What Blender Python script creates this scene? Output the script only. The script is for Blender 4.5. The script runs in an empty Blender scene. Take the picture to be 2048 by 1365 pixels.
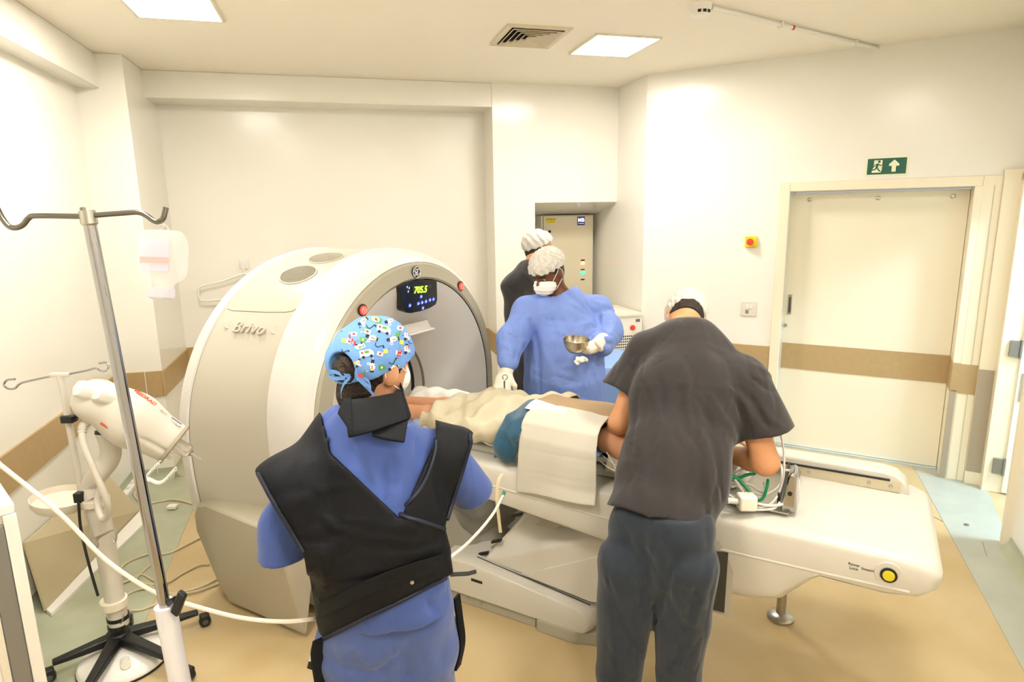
import bpy, bmesh, math, random
import numpy as np
from mathutils import Vector, Matrix
from mathutils.bvhtree import BVHTree
random.seed(7); np.random.seed(7)
SC = bpy.context.scene
COL = SC.collection
PI = math.pi
# ------------------------------------------------------------------ camera
CAM_H = 1.963
F_PX, YAW, PITCH, ROLL = 1260.35, 0.264159, 0.1993047, -0.0163018
def _cam_axes():
    f = Vector((math.sin(YAW)*math.cos(PITCH), math.cos(YAW)*math.cos(PITCH), -math.sin(PITCH)))
    r = Vector((math.cos(YAW), -math.sin(YAW), 0)); u = r.cross(f)
    c, s = math.cos(ROLL), math.sin(ROLL)
    return c*r + s*u, -s*r + c*u, f
CR, CU, CF = _cam_axes()
cam_data = bpy.data.cameras.new('camera'); cam = bpy.data.objects.new('camera', cam_data); COL.objects.link(cam)
cam_data.sensor_width = 36; cam_data.lens = 36*F_PX/2048; cam_data.clip_start = .05
m = Matrix((CR, CU, -CF)).transposed().to_4x4(); m.translation = (0, 0, CAM_H); cam.matrix_world = m
SC.camera = cam
# ------------------------------------------------------------------ world and exposure
wd = bpy.data.worlds.new('world'); SC.world = wd; wd.use_nodes = True
wd.node_tree.nodes['Background'].inputs[0].default_value = (1, .95, .86, 1)
wd.node_tree.nodes['Background'].inputs[1].default_value = .25
SC.view_settings.view_transform = 'Standard'; SC.view_settings.look = 'None'
SC.view_settings.gamma = 1; SC.view_settings.use_curve_mapping = False
SC.view_settings.exposure = 0.95
SC.cycles.max_bounces = 6; SC.cycles.diffuse_bounces = 4; SC.cycles.glossy_bounces = 3; SC.cycles.transmission_bounces = 5
LAMP_WATT = 30.0      # emission strength of every ceiling lamp panel
DAY_STRENGTH = 60.0   # cool lamp of the room beyond the open door
# ------------------------------------------------------------------ helpers
def lin(h):
    h = h.lstrip('#'); o = []
    for i in (0, 2, 4):
        c = int(h[i:i+2], 16)/255; o.append(c/12.92 if c <= .04045 else ((c+.055)/1.055)**2.4)
    return (*o, 1)
MATS = {}
def mat(name, col, rough=.5, metal=0, bump=0, bscale=60, var=0, vscale=8, emit=0, trans=0, ior=1.45, coat=0, alpha=1, spec=None, sheen=0, col2=None):
    if name in MATS: return MATS[name]
    M_ = bpy.data.materials.new(name); M_.use_nodes = True; nt = M_.node_tree; b = nt.nodes['Principled BSDF']
    c = lin(col); b.inputs['Base Color'].default_value = c; b.inputs['Roughness'].default_value = rough
    b.inputs['Metallic'].default_value = metal; b.inputs['IOR'].default_value = ior
    b.inputs['Transmission Weight'].default_value = trans; b.inputs['Alpha'].default_value = alpha
    b.inputs['Coat Weight'].default_value = coat
    if spec is not None: b.inputs['Specular IOR Level'].default_value = spec
    if sheen: b.inputs['Sheen Weight'].default_value = sheen
    if emit:
        b.inputs['Emission Color'].default_value = c; b.inputs['Emission Strength'].default_value = emit
    tc = None
    if bump or var:
        tc = nt.nodes.new('ShaderNodeTexCoord')
    if var:
        n = nt.nodes.new('ShaderNodeTexNoise'); n.inputs['Scale'].default_value = vscale; n.inputs['Detail'].default_value = 5
        nt.links.new(tc.outputs['Object'], n.inputs['Vector'])
        mr = nt.nodes.new('ShaderNodeMapRange'); mr.inputs[1].default_value = .3; mr.inputs[2].default_value = .7
        nt.links.new(n.outputs['Fac'], mr.inputs[0])
        mx = nt.nodes.new('ShaderNodeMix'); mx.data_type = 'RGBA'
        c2 = lin(col2) if col2 else tuple(x*(1-var) for x in c[:3])+(1,)
        mx.inputs[6].default_value = c; mx.inputs[7].default_value = c2
        nt.links.new(mr.outputs[0], mx.inputs[0]); nt.links.new(mx.outputs[2], b.inputs['Base Color'])
    if bump:
        n = nt.nodes.new('ShaderNodeTexNoise'); n.inputs['Scale'].default_value = bscale; n.inputs['Detail'].default_value = 3
        nt.links.new(tc.outputs['Object'], n.inputs['Vector'])
        bp = nt.nodes.new('ShaderNodeBump'); bp.inputs['Strength'].default_value = bump; bp.inputs['Distance'].default_value = .01
        nt.links.new(n.outputs['Fac'], bp.inputs['Height']); nt.links.new(bp.outputs[0], b.inputs['Normal'])
    MATS[name] = M_; return M_
S2 = math.sqrt(.5)
def G(u, w, z): return (S2*(u+w), S2*(u-w), z)          # scanner axes: u across the table, w out of the scanner, z up
def px(x, y, d):                                        # point at a given depth in the room
    return Vector((0, 0, CAM_H)) + d*(CF + CR*((x-1024)/F_PX) - CU*((y-682.5)/F_PX))
def pz(x, y, z):
    q = px(x, y, 1) - Vector((0, 0, CAM_H)); return Vector((0, 0, CAM_H)) + q*((z-CAM_H)/q.z)
def tag(o, label=None, cat=None, group=None, kind=None):
    if label: o['label'] = label
    if cat: o['category'] = cat
    if group: o['group'] = group
    if kind: o['kind'] = kind
    return o
def thing(name, label, cat, loc=(0, 0, 0), rz=0, group=None):
    o = bpy.data.objects.new(name, None); COL.objects.link(o); o.empty_display_size = .1
    o.matrix_world = Matrix.Translation(Vector(loc)) @ Matrix.Rotation(rz, 4, 'Z')
    return tag(o, label, cat, group)
def world_of(o):
    M_ = o.matrix_basis
    while o.parent: o = o.parent; M_ = o.matrix_basis @ M_
    return M_
def link(name, me, material, parent=None, smooth=True, bevel=0, bseg=2, solid=0, sub=0, loc=None, angle=None):
    """verts of me are world coordinates; they are moved into the frame of the parent (or of loc)"""
    o = bpy.data.objects.new(name, me); COL.objects.link(o)
    if parent is not None:
        o.parent = parent; me.transform(world_of(parent).inverted())
    elif loc is not None:
        me.transform(Matrix.Translation(-Vector(loc))); o.location = loc
    if material is not None:
        for mt in (material if isinstance(material, (list, tuple)) else [material]): me.materials.append(mt)
    if solid:
        md = o.modifiers.new('solid', 'SOLIDIFY'); md.thickness = solid; md.offset = 0
    if bevel:
        md = o.modifiers.new('bevel', 'BEVEL'); md.width = bevel; md.segments = bseg; md.limit_method = 'ANGLE'; md.angle_limit = math.radians(35)
        md.harden_normals = False
    if sub:
        md = o.modifiers.new('sub', 'SUBSURF'); md.levels = sub; md.render_levels = sub
    if smooth:
        me.polygons.foreach_set('use_smooth', [True]*len(me.polygons))
        if angle or (not sub and angle is None):
            try: me.set_sharp_from_angle(angle=math.radians(angle or 40))
            except Exception: pass
    return o
class MB:
    def __init__(s, T=None): s.v = []; s.f = []; s.T = T
    def add(s, vs, fs):
        n = len(s.v); s.v += [tuple(s.T(*p)) if s.T else tuple(p) for p in vs]; s.f += [tuple(i+n for i in f) for f in fs]; return s
    def box(s, x0, x1, y0, y1, z0, z1):
        vs = [(x, y, z) for x in (x0, x1) for y in (y0, y1) for z in (z0, z1)]
        return s.add(vs, [(0, 1, 3, 2), (4, 6, 7, 5), (0, 4, 5, 1), (2, 3, 7, 6), (0, 2, 6, 4), (1, 5, 7, 3)])
    def obox(s, c, ax, ay, az):   # oriented box, half axes
        c, ax, ay, az = map(Vector, (c, ax, ay, az))
        vs = [c+ax*i+ay*j+az*k for i in (-1, 1) for j in (-1, 1) for k in (-1, 1)]
        return s.add(vs, [(0, 1, 3, 2), (4, 6, 7, 5), (0, 4, 5, 1), (2, 3, 7, 6), (0, 2, 6, 4), (1, 5, 7, 3)])
    def prism(s, poly, a, b, mode='wz_u'):  # poly extruded between a and b along the missing axis
        n = len(poly)
        def P(p, t):
            return {'xz': (p[0], t, p[1]), 'xy': (p[0], p[1], t), 'yz': (t, p[0], p[1])}[mode]
        vs = [P(p, a) for p in poly]+[P(p, b) for p in poly]
        return s.add(vs, [tuple(range(n-1, -1, -1)), tuple(range(n, 2*n))]+[(i, (i+1) % n, n+(i+1) % n, n+i) for i in range(n)])
    def tube(s, pts, r, seg=8, cap=True):
        pts = [Vector(p) for p in pts]; n = len(pts); rs = r if isinstance(r, (list, tuple)) else [r]*n
        t0 = (pts[1]-pts[0]).normalized(); up = Vector((0, 0, 1)) if abs(t0.z) < .9 else Vector((1, 0, 0))
        nrm = t0.cross(up).normalized(); vs = []
        for i, p in enumerate(pts):
            t = (pts[min(i+1, n-1)]-pts[max(i-1, 0)]).normalized()
            nrm = (nrm - t*nrm.dot(t)).normalized(); b = t.cross(nrm)
            vs += [p + (nrm*math.cos(2*PI*k/seg)+b*math.sin(2*PI*k/seg))*rs[i] for k in range(seg)]
        fs = [(i*seg+k, i*seg+(k+1) % seg, (i+1)*seg+(k+1) % seg, (i+1)*seg+k) for i in range(n-1) for k in range(seg)]
        if cap: fs += [tuple(range(seg-1, -1, -1)), tuple(range((n-1)*seg, n*seg))]
        return s.add(vs, fs)
    def lathe(s, prof, c=(0, 0, 0), ax=(0, 0, 1), seg=24, cap=True, a0=0, a1=2*PI):
        ax = Vector(ax).normalized(); c = Vector(c); t = Vector((0, 0, 1)) if abs(ax.z) < .9 else Vector((1, 0, 0))
        e1 = ax.cross(t).normalized(); e2 = ax.cross(e1); vs = []
        for r, h in prof:
            for k in range(seg):
                a = 2*PI*k/seg; vs.append(c+ax*h+(e1*math.cos(a)+e2*math.sin(a))*r)
        n = len(prof); fs = [(i*seg+k, i*seg+(k+1) % seg, (i+1)*seg+(k+1) % seg, (i+1)*seg+k) for i in range(n-1) for k in range(seg)]
        if cap: fs += [tuple(range(seg-1, -1, -1)), tuple(range((n-1)*seg, n*seg))]
        return s.add(vs, fs)
    def rings(s, rs, closed=True, cap=True):
        n = len(rs[0]); vs = [p for r in rs for p in r]
        fs = [(i*n+k, i*n+(k+1) % n, (i+1)*n+(k+1) % n, (i+1)*n+k) for i in range(len(rs)-1) for k in range(n if closed else n-1)]
        if cap and closed: fs += [tuple(range(n-1, -1, -1)), tuple(range((len(rs)-1)*n, len(rs)*n))]
        return s.add(vs, fs)
    def grid(s, fn, nu, nv):
        vs = [fn(i/nu, j/nv) for i in range(nu+1) for j in range(nv+1)]
        return s.add(vs, [(i*(nv+1)+j, (i+1)*(nv+1)+j, (i+1)*(nv+1)+j+1, i*(nv+1)+j+1) for i in range(nu) for j in range(nv)])
    def mesh(s, name):
        me = bpy.data.meshes.new(name); me.from_pydata([tuple(p) for p in s.v], [], s.f); me.validate(); me.update()
        bm = bmesh.new(); bm.from_mesh(me); bmesh.ops.recalc_face_normals(bm, faces=bm.faces); bm.to_mesh(me); bm.free(); return me
    def build(s, name, material, parent=None, **k): return link(name, s.mesh(name), material, parent, **k)
def spline(pts, n=8):
    """Catmull-Rom through points"""
    P = [Vector(p) for p in pts]; P = [2*P[0]-P[1]]+P+[2*P[-1]-P[-2]]; out = []
    for i in range(1, len(P)-2):
        a, b, c, d = P[i-1:i+3]
        for k in range(n):
            t = k/n; out.append(.5*((2*b)+(c-a)*t+(2*a-5*b+4*c-d)*t*t+(3*b-a-3*c+d)*t**3))
    return out+[P[-2]]
def text_mesh(name, body, size, origin, right, up, material, parent, depth=.001, align='CENTER', bold=0):
    cu = bpy.data.curves.new(name, 'FONT'); cu.body = body; cu.size = size; cu.extrude = depth; cu.align_x = align; cu.align_y = 'CENTER'; cu.offset = bold
    cu.resolution_u = 3
    o = bpy.data.objects.new(name+'_tmp', cu); COL.objects.link(o); dg = bpy.context.evaluated_depsgraph_get()
    me = bpy.data.meshes.new_from_object(o.evaluated_get(dg)); bpy.data.objects.remove(o)
    r = Vector(right).normalized(); u = (Vector(up)-r*Vector(up).dot(r)).normalized(); n = r.cross(u)
    m_ = Matrix((r, u, n)).transposed().to_4x4(); m_.translation = origin; me.transform(m_); me.materials.clear()
    return link(name, me, material, parent, smooth=False)
def bvh_of(o):
    bm = bmesh.new(); bm.from_mesh(o.data); bm.transform(world_of(o)); t = BVHTree.FromBMesh(bm); bm.free(); return t
# ------------------------------------------------------------------ implicit surfaces (bodies, cloth)
class SDF:
    def __init__(s, lo, hi, h):
        s.lo = np.array(lo, float); s.h = h; n = np.ceil((np.array(hi, float)-s.lo)/h).astype(int)+1; s.n = n
        ax = [s.lo[i]+h*np.arange(n[i]) for i in range(3)]
        s.X, s.Y, s.Z = np.meshgrid(*ax, indexing='ij'); s.X = s.X.astype(np.float32); s.Y = s.Y.astype(np.float32); s.Z = s.Z.astype(np.float32)
        s.F = np.full(n, 9.0, np.float32)
    def smin(s, d, k):
        if k <= 0: s.F = np.minimum(s.F, d)
        else:
            hh = np.clip(.5+.5*(s.F-d)/k, 0, 1); s.F = s.F*(1-hh)+d*hh-k*hh*(1-hh)
        return s
    def dcone(s, a, b, ra, rb, sq=None):
        a = np.array(a, float); b = np.array(b, float); ab = b-a; L2 = ab@ab
        x, y, z = s.X-a[0], s.Y-a[1], s.Z-a[2]
        t = np.clip((x*ab[0]+y*ab[1]+z*ab[2])/max(L2, 1e-9), 0, 1)
        x, y, z = x-t*ab[0], y-t*ab[1], z-t*ab[2]
        q = x*x+y*y+z*z
        if sq is not None:       # (axis, factor): stretched distance along an axis -> flatter there
            n, k = np.array(sq[0], float), sq[1]; n /= np.linalg.norm(n); dn = x*n[0]+y*n[1]+z*n[2]; q = q+(k*k-1)*dn*dn
        return np.sqrt(q)-(ra+(rb-ra)*t)
    def cone(s, a, b, ra, rb, k=.02, sq=None): return s.smin(s.dcone(a, b, ra, rb, sq), k)
    def chain(s, pts, rs, k=.02, sq=None):
        for i in range(len(pts)-1): s.cone(pts[i], pts[i+1], rs[i], rs[i+1], k, sq)
        return s
    def dell(s, c, axes, r):
        c = np.array(c, float); q = 0; q2 = 0
        for a, rr in zip(axes, r):
            a = np.array(a, float); a /= np.linalg.norm(a); d = (s.X-c[0])*a[0]+(s.Y-c[1])*a[1]+(s.Z-c[2])*a[2]
            q = q+(d/rr)**2; q2 = q2+(d/rr**2)**2
        k0 = np.sqrt(q); k1 = np.sqrt(q2)+1e-6
        return k0*(k0-1)/k1
    def ell(s, c, axes, r, k=.02): return s.smin(s.dell(c, axes, r), k)
    def cut(s, p, n):            # keep the side opposite to n
        n = np.array(n, float); n /= np.linalg.norm(n); d = (s.X-p[0])*n[0]+(s.Y-p[1])*n[1]+(s.Z-p[2])*n[2]
        s.F = np.maximum(s.F, d); return s
    def pl(s, d, p, n):          # a distance limited by a plane, before it is merged
        n = np.array(n, float); n /= np.linalg.norm(n); return np.maximum(d, (s.X-p[0])*n[0]+(s.Y-p[1])*n[1]+(s.Z-p[2])*n[2])
    def sub(s, d, k=0):
        if k <= 0: s.F = np.maximum(s.F, -d)
        else:
            d = -d; hh = np.clip(.5-.5*(s.F-d)/k, 0, 1); s.F = s.F*(1-hh)+d*hh+k*hh*(1-hh)
        return s
    def crease(s, pts, wd_, dep):   # dep > 0: ridge, < 0: valley
        P = np.array([tuple(p) for p in pts], float); n = np.array(s.F.shape)
        i0 = np.clip(np.floor((P.min(0)-3*wd_-s.lo)/s.h).astype(int), 0, n-1); i1 = np.clip(np.ceil((P.max(0)+3*wd_-s.lo)/s.h).astype(int)+1, 1, n)
        if (i1 <= i0).any(): return s
        sl = tuple(slice(a, b) for a, b in zip(i0, i1)); X, Y, Z = s.X[sl], s.Y[sl], s.Z[sl]; d = None; L = len(P)-1
        for k in range(L):
            a, b = P[k], P[k+1]; ab = b-a; x, y, z = X-a[0], Y-a[1], Z-a[2]
            t = np.clip((x*ab[0]+y*ab[1]+z*ab[2])/max(ab@ab, 1e-9), 0, 1); q = np.sqrt((x-t*ab[0])**2+(y-t*ab[1])**2+(z-t*ab[2])**2)
            fade = math.sin(PI*(k+.5)/L)**.5; q = q/max(fade, .3); d = q if d is None else np.minimum(d, q)
        s.F[sl] -= (dep*np.exp(-(d/wd_)**2)).astype(np.float32); return s
    def surf(s, x, y, d0=1.3, d1=4.8):      # first surface point seen through a picture point
        t = np.arange(d0, d1, s.h*.7); o = np.array((0, 0, CAM_H)); d = np.array(tuple(px(x, y, 1)))-o
        I = np.round((o+t[:, None]*d-s.lo)/s.h).astype(int); ok = ((I >= 0) & (I < np.array(s.F.shape))).all(1)
        if not ok.any(): return None
        f = np.full(len(t), 9.0); f[ok] = s.F[tuple(I[ok].T)]; h = np.nonzero(f < 0)[0]
        return None if not len(h) else Vector(o+t[h[0]]*d)
    def pcrease(s, pts, wd_, dep):
        q = spline([(a, b, 0) for a, b in pts], 4) if len(pts) > 2 else [Vector((*pts[0], 0)).lerp(Vector((*pts[1], 0)), k/6) for k in range(7)]
        h = [s.surf(p.x, p.y) for p in q]; h = [p for p in h if p is not None]
        if len(h) > 2: s.crease(h, wd_, dep)
        return s
    def rcreases(s, n, box, L, ang, jit, wd_, dep, seed=1):
        r = random.Random(seed)
        for k in range(n):
            x, y = r.uniform(box[0], box[2]), r.uniform(box[1], box[3]); a = math.radians(ang+r.uniform(-jit, jit)); l = r.uniform(.5, 1)*L; b = a+r.uniform(-.5, .5)
            p0 = (x-math.cos(a)*l/2, y-math.sin(a)*l/2); p2 = (x+math.cos(b)*l/2, y+math.sin(b)*l/2)
            s.pcrease([p0, (x, y), p2], r.uniform(.7, 1.3)*wd_, r.choice((-1, 1, -1))*r.uniform(.5, 1)*dep)
        return s
    def waves(s, amp, kvec, warp=0, phase=0, sharp=1):
        p = s.X*kvec[0]+s.Y*kvec[1]+s.Z*kvec[2]+phase
        if warp: p = p+warp*np.sin(1.7*s.Z*8+s.X*5)+warp*.6*np.sin(s.Y*11+s.Z*5+2)
        q = np.sin(p)
        if sharp != 1: q = 1-2*np.abs(np.sin(p/2))**sharp
        s.F = s.F-amp*q; return s
    def net(s):
        F = s.F; sg = F < 0; nx, ny, nz = F.shape
        c = np.zeros((nx-1, ny-1, nz-1), np.int8)
        for i in (0, 1):
            for j in (0, 1):
                for k in (0, 1): c += sg[i:nx-1+i, j:ny-1+j, k:nz-1+k]
        act = (c > 0) & (c < 8); I, J, K = np.nonzero(act)
        idx = -np.ones(act.shape, np.int64); idx[I, J, K] = np.arange(len(I))
        acc = np.zeros((len(I), 3)); cnt = np.zeros(len(I)); cor = [(i, j, k) for i in (0, 1) for j in (0, 1) for k in (0, 1)]
        for a in cor:
            for b in cor:
                if a < b and sum(abs(p-q) for p, q in zip(a, b)) == 1:
                    fa = F[I+a[0], J+a[1], K+a[2]]; fb = F[I+b[0], J+b[1], K+b[2]]; mm = (fa < 0) != (fb < 0)
                    t = np.where(mm, fa/np.where(mm, fa-fb, 1), 0)
                    for q in range(3): acc[:, q] += np.where(mm, a[q]+t*(b[q]-a[q]), 0)
                    cnt += mm
        V = (np.stack([I, J, K], 1)+acc/cnt[:, None])*s.h+s.lo
        quads = []
        for ax in range(3):
            sl = [slice(1, -1)]*3; o1, o2 = [(1, 2), (2, 0), (0, 1)][ax]
            A = [slice(None)]*3; B = [slice(None)]*3; A[ax] = slice(0, -1); B[ax] = slice(1, None)
            ch = sg[tuple(A)] != sg[tuple(B)]; P = np.argwhere(ch)
            ok = (P[:, o1] > 0) & (P[:, o2] > 0) & (P[:, o1] < F.shape[o1]-1) & (P[:, o2] < F.shape[o2]-1); P = P[ok]
            if not len(P): continue
            e1 = np.zeros(3, int); e1[o1] = 1; e2 = np.zeros(3, int); e2[o2] = 1
            q = np.stack([idx[tuple((P-e1-e2).T)], idx[tuple((P-e2).T)], idx[tuple(P.T)], idx[tuple((P-e1).T)]], 1)
            fl = ~sg[tuple(P.T)]; q[fl] = q[fl][:, ::-1]; quads.append(q)
        Q = np.concatenate(quads); Q = Q[(Q >= 0).all(1)]
        return V, Q
    def mesh(s, name):
        V, Q = s.net(); me = bpy.data.meshes.new(name)
        me.vertices.add(len(V)); me.vertices.foreach_set('co', V.astype(np.float32).ravel())
        me.loops.add(len(Q)*4); me.loops.foreach_set('vertex_index', Q.astype(np.int32).ravel())
        me.polygons.add(len(Q)); me.polygons.foreach_set('loop_start', np.arange(0, len(Q)*4, 4, dtype=np.int32))
        me.update(calc_edges=True); me.validate(); return me
    def build(s, name, material, parent=None, smooth_it=0, **k):
        o = link(name, s.mesh(name), material, parent, angle=180, **k)
        if smooth_it:
            md = o.modifiers.new('relax', 'SMOOTH'); md.iterations = smooth_it; md.factor = .5
        return o
# ------------------------------------------------------------------ materials
WALL = mat('wall_paint', '#f3f0e6', .2, var=.03, vscale=1.3, bump=.04, bscale=14)
CEIL = mat('ceiling_paint', '#faf4e6', .75)
BAND = mat('wall_guard', '#b79c70', .45, var=.06, vscale=30)
FRAMEM = mat('door_frame_paint', '#f0e6cd', .35)
DOORM = mat('door_paint', '#f1e9d2', .3, var=.02, vscale=2)
VINYL = mat('floor_vinyl', '#c8b48b', .3, var=.1, vscale=3, bump=.02, bscale=25, col2='#bca577')
GREEN = mat('floor_border_vinyl', '#b0b49c', .35, var=.15, vscale=5, col2='#a2a78c')
WHITE = mat('white_plastic', '#efece4', .35)
CREAMP = mat('cream_plastic', '#e6dfcd', .4)
CHROME = mat('chrome', '#a9a9ab', .1, metal=1)
STEEL = mat('brushed_steel', '#b9b6ae', .3, metal=1)
BLACK = mat('black_plastic', '#1b1d1d', .4)
DARKM = mat('dark_gap', '#2a2a26', .7)
GREYM = mat('grey_metal', '#8d8b84', .35, metal=.6)
# ------------------------------------------------------------------ the room
ZC = 3.07
def struct(name, mb, m_, parent=None, **k):
    o = mb.build(name, m_, parent, **k)
    if parent is None: tag(o, kind='structure')
    return o
floor = struct('floor', MB().box(-2.2, 6.4, -1.4, 6.8, -.12, 0), VINYL)
tag(floor, 'warm beige sheet vinyl floor with green borders', 'floor')
GW = lambda w, u, z: G(u, w, z)
green1 = MB(GW).prism([(.395, 5.53), (.83, 5.53), (.84, 4.4), (.95, 2.2), (.83, 2.2)], .0, .003, 'xy').build('floor_border', mat('floor_border_doorlit', '#b4b8ab', .33, var=.12, vscale=5), floor)  # border vinyl again, greyer: cool light from the open door put in its colour
green2 = MB().prism([(-1.63, 2.4), (-1.03, 2.4), (-1.10, 4.95), (-1.33, 5.11), (-1.63, 5.11)], 0, .003, 'xy').build('floor_border', GREEN, floor)
for a_, b_ in (((.05, 5.4), (.45, 4.7)), ((-.3, 5.4), (.52, 4.55)),):
    MB(GW).prism([(a_[0], a_[1]), (a_[0]+.004, a_[1]), (b_[0]+.004, b_[1]), (b_[0], b_[1])], 0, .0035, 'xy').build('floor_seam', mat('seam', '#a58c62', .6), floor)
ceiling = struct('ceiling', MB().box(-2.2, 6.4, -1.4, 6.8, ZC, ZC+.12), CEIL)
XL = -1.63
struct('wall_left', MB().box(XL-.15, XL, -1.2, 5.2, 0, ZC), WALL)
struct('trim_1', MB().box(XL-.02, -1.494, -1.2, 5.13, 2.843, ZC), WALL, bevel=.006)      # soffit along the left wall
struct('wall_pillar', MB().box(XL-.15, -1.333, 5.11, 6.05, 0, ZC), WALL, bevel=.006)
struct('wall_back', MB().box(-1.4, 1.45, 5.92, 6.07, 0, ZC), WALL)
struct('trim_2', MB().box(-1.36, 1.40, 5.59, 6.0, 2.872, ZC), WALL, bevel=.006)          # beam over the scanner bay
# column with the cabinet niche
mbn = MB()
mbn.box(1.365, 1.745, 5.58, 6.35, 0, ZC); mbn.box(1.745, 2.56, 5.58, 6.35, 2.30, ZC)
mbn.prism([(5.58, 2.30), (5.58, 2.058), (6.06, 1.945), (6.35, 1.945), (6.35, 2.30)], 1.745, 2.56, 'yz')
struct('wall_column', mbn, WALL)
struct('wall_niche', MB().box(1.70, 2.56, 6.2, 6.35, 0, 2.0), WALL)
struct('wall_side', MB().prism([(2.55, 6.35), (2.55, 5.02), (2.68, 4.9), (2.9, 5.2), (2.9, 6.35)], 0, ZC, 'xy'), WALL)
# wall with the sliding door, in scanner axes
UW, UD = 5.36, 5.53
mbd = MB(GW)
mbd.box(-1.745, -.60, UW, UW+.4, 0, ZC); mbd.box(-.60, .595, UW, UW+.4, 2.095, ZC); mbd.box(.595, .95, UW, UW+.4, 0, ZC)
struct('wall_door', mbd, WALL)
# right wall with the open door
mbr = MB(GW)
mbr.box(.80, .95, 5.33, UW+.1, 0, ZC); mbr.box(.80, .95, 4.40, 5.34, 2.16, ZC)
struct('wall_right_header', mbr, WALL)
struct('wall_right', MB(GW).prism([(.827, 4.41), (.95, 4.41), (1.35, 1.0), (1.6, -1.2), (1.3, -1.2), (1.13, 1.0)], 0, ZC, 'xy'), WALL)
struct('wall_front', MB().box(-2.2, 3.5, -1.35, -1.2, 0, ZC), WALL)
# small room beyond the open door
mbo = MB(GW)
mbo.box(.95, 3.2, 5.95, 6.1, 0, ZC); mbo.box(3.1, 3.25, 3.0, 6.0, 0, ZC); mbo.box(.95, 3.2, 3.0, 3.15, 0, ZC)
struct('wall_beyond', mbo, WALL)
# cove skirting
def cove(name, p0, p1, n, h=.09):
    p0, p1, n = Vector(p0), Vector(p1), Vector(n)
    prof = [(.0, 0), (.06, 0), (.035, .012), (.014, .035), (.005, .06), (.004, h), (0, h)]
    mb = MB(); mb.rings([[p+n*a+Vector((0, 0, b)) for a, b in prof] for p in (p0, p1)])
    return struct(name, mb, GREEN)
cove('baseboard_left', (XL, 1.5, 0), (XL, 5.11, 0), (1, 0, 0))
cove('baseboard_pillar', (XL, 5.11, 0), (-1.333, 5.11, 0), (0, -1, 0))
cove('baseboard_pillar_side', (-1.333, 5.11, 0), (-1.333, 5.92, 0), (1, 0, 0))
cove('baseboard_door', G(UW, -1.745, 0), G(UW, -.67, 0), (-S2, -S2, 0))
cove('baseboard_right', G(4.35, .832, 0), G(2.0, 1.03, 0), (-S2*.99, S2*.99, 0), .07)
# bands (wall guards)
def band(parent_name, mb): return mb.build('wall_guard_band', BAND, bpy.data.objects[parent_name], bevel=.003)
ZB0, ZB1 = .675, .868
band('wall_left', MB().box(XL-.01, XL+.012, .5, 5.11, ZB0-.01, ZB1-.005))
band('wall_pillar', MB().box(XL, -1.3402, 5.098, 5.12, ZB0-.015, ZB1-.012))
band('wall_pillar', MB().box(-1.34, -1.321, 5.098, 5.93, ZB0-.015, ZB1-.012))
band('wall_back', MB().box(-1.33, 1.37, 5.908, 5.93, ZB0, ZB1))
band('wall_column', MB().box(1.352, 1.37, 5.568, 5.93, ZB0, ZB1))
band('wall_column', MB().box(1.3702, 1.745, 5.568, 5.59, ZB0, ZB1))
band('wall_door', MB(GW).box(-1.72, -.675, UW-.012, UW+.01, ZB0+.002, ZB1+.01))
tag(bpy.data.objects['wall_guard_band'], 'wide brown wall guard band')
# thin vertical joint trims in the guard band
for x_ in (-1.45,):
    MB().box(x_, x_+.004, 5.095, 5.1, .0, ZB1-.012).build('joint_trim', WHITE, bpy.data.objects['wall_pillar'])
# sliding door
d1 = thing('door_1', 'wide cream sliding door with brown band and small steel pull', 'door', G(5.55, 0, 0), -PI/4); tag(d1, kind='structure')
MB(GW).box(-.70, .548, UD, UD+.045, .012, 2.08).build('door_leaf', DOORM, d1, bevel=.003)
MB(GW).box(-.66, .548, UD-.006, UD+.01, ZB0, ZB1+.018).build('guard_band', BAND, d1)
for w_ in (-.475, -.011, .448):
    MB().lathe([(.0, 0), (.016, 0), (.016, .006), (.012, .008), (0, .008)], G(UD-.001, w_, 2.035), (-S2, -S2, 0), 16).build('bolt_cap', STEEL, d1)
MB(GW).box(-.578, -.55, UD-.012, UD, 1.125, 1.285).build('pull_handle', STEEL, d1, bevel=.003)
MB(GW).box(-.572, -.556, UD-.015, UD-.01, 1.14, 1.265).build('pull_recess', mat('pull_dark', '#6a6862', .3, metal=.8), d1)
MB().lathe([(0, 0), (.014, 0), (.014, .008), (0, .009)], G(UD-.008, -.587, 1.033), (-S2, -S2, 0), 14).build('keyhole_plate', STEEL, d1)
# steel threshold strip at the foot of the door
MB(GW).box(-.66, .548, UD-.035, UD+.02, 0, .011).build('threshold', mat('threshold_metal', '#cfe0ea', .2, metal=.7), d1)
fr = thing('trim_3', 'cream door frame around the sliding door', 'door frame', G(UW, 0, 0), -PI/4); tag(fr, kind='structure')
MB(GW).box(-.673, -.60, UW-.018, UW+.2, 0, 2.165).build('frame_post', FRAMEM, fr, bevel=.004)
MB(GW).box(.595, .70, UW-.018, UW+.02, 0, 2.165).build('frame_post', FRAMEM, fr, bevel=.004)
MB(GW).box(.55, .60, UW-.016, UW+.2, 0, 2.1).build('frame_jamb', FRAMEM, fr, bevel=.004)
MB(GW).box(-.60, .595, UW-.018, UW+.04, 2.095, 2.165).build('frame_head', FRAMEM, fr, bevel=.004)
MB(GW).box(-.60, .56, UW+.04, UW+.16, 2.10, 2.14).build('frame_soffit', FRAMEM, fr)
MB(GW).box(.543, .551, UW-.02, UW+.17, ZB0, ZB1+.015).build('guard_band', BAND, fr)
MB(GW).box(.55, .60, UW-.024, UW-.014, ZB0-.01, ZB1+.005).build('guard_band', BAND, fr)
MB(GW).box(.60, .70, UW-.024, UW-.016, ZB0-.02, ZB1).build('guard_band', BAND, fr)
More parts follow.
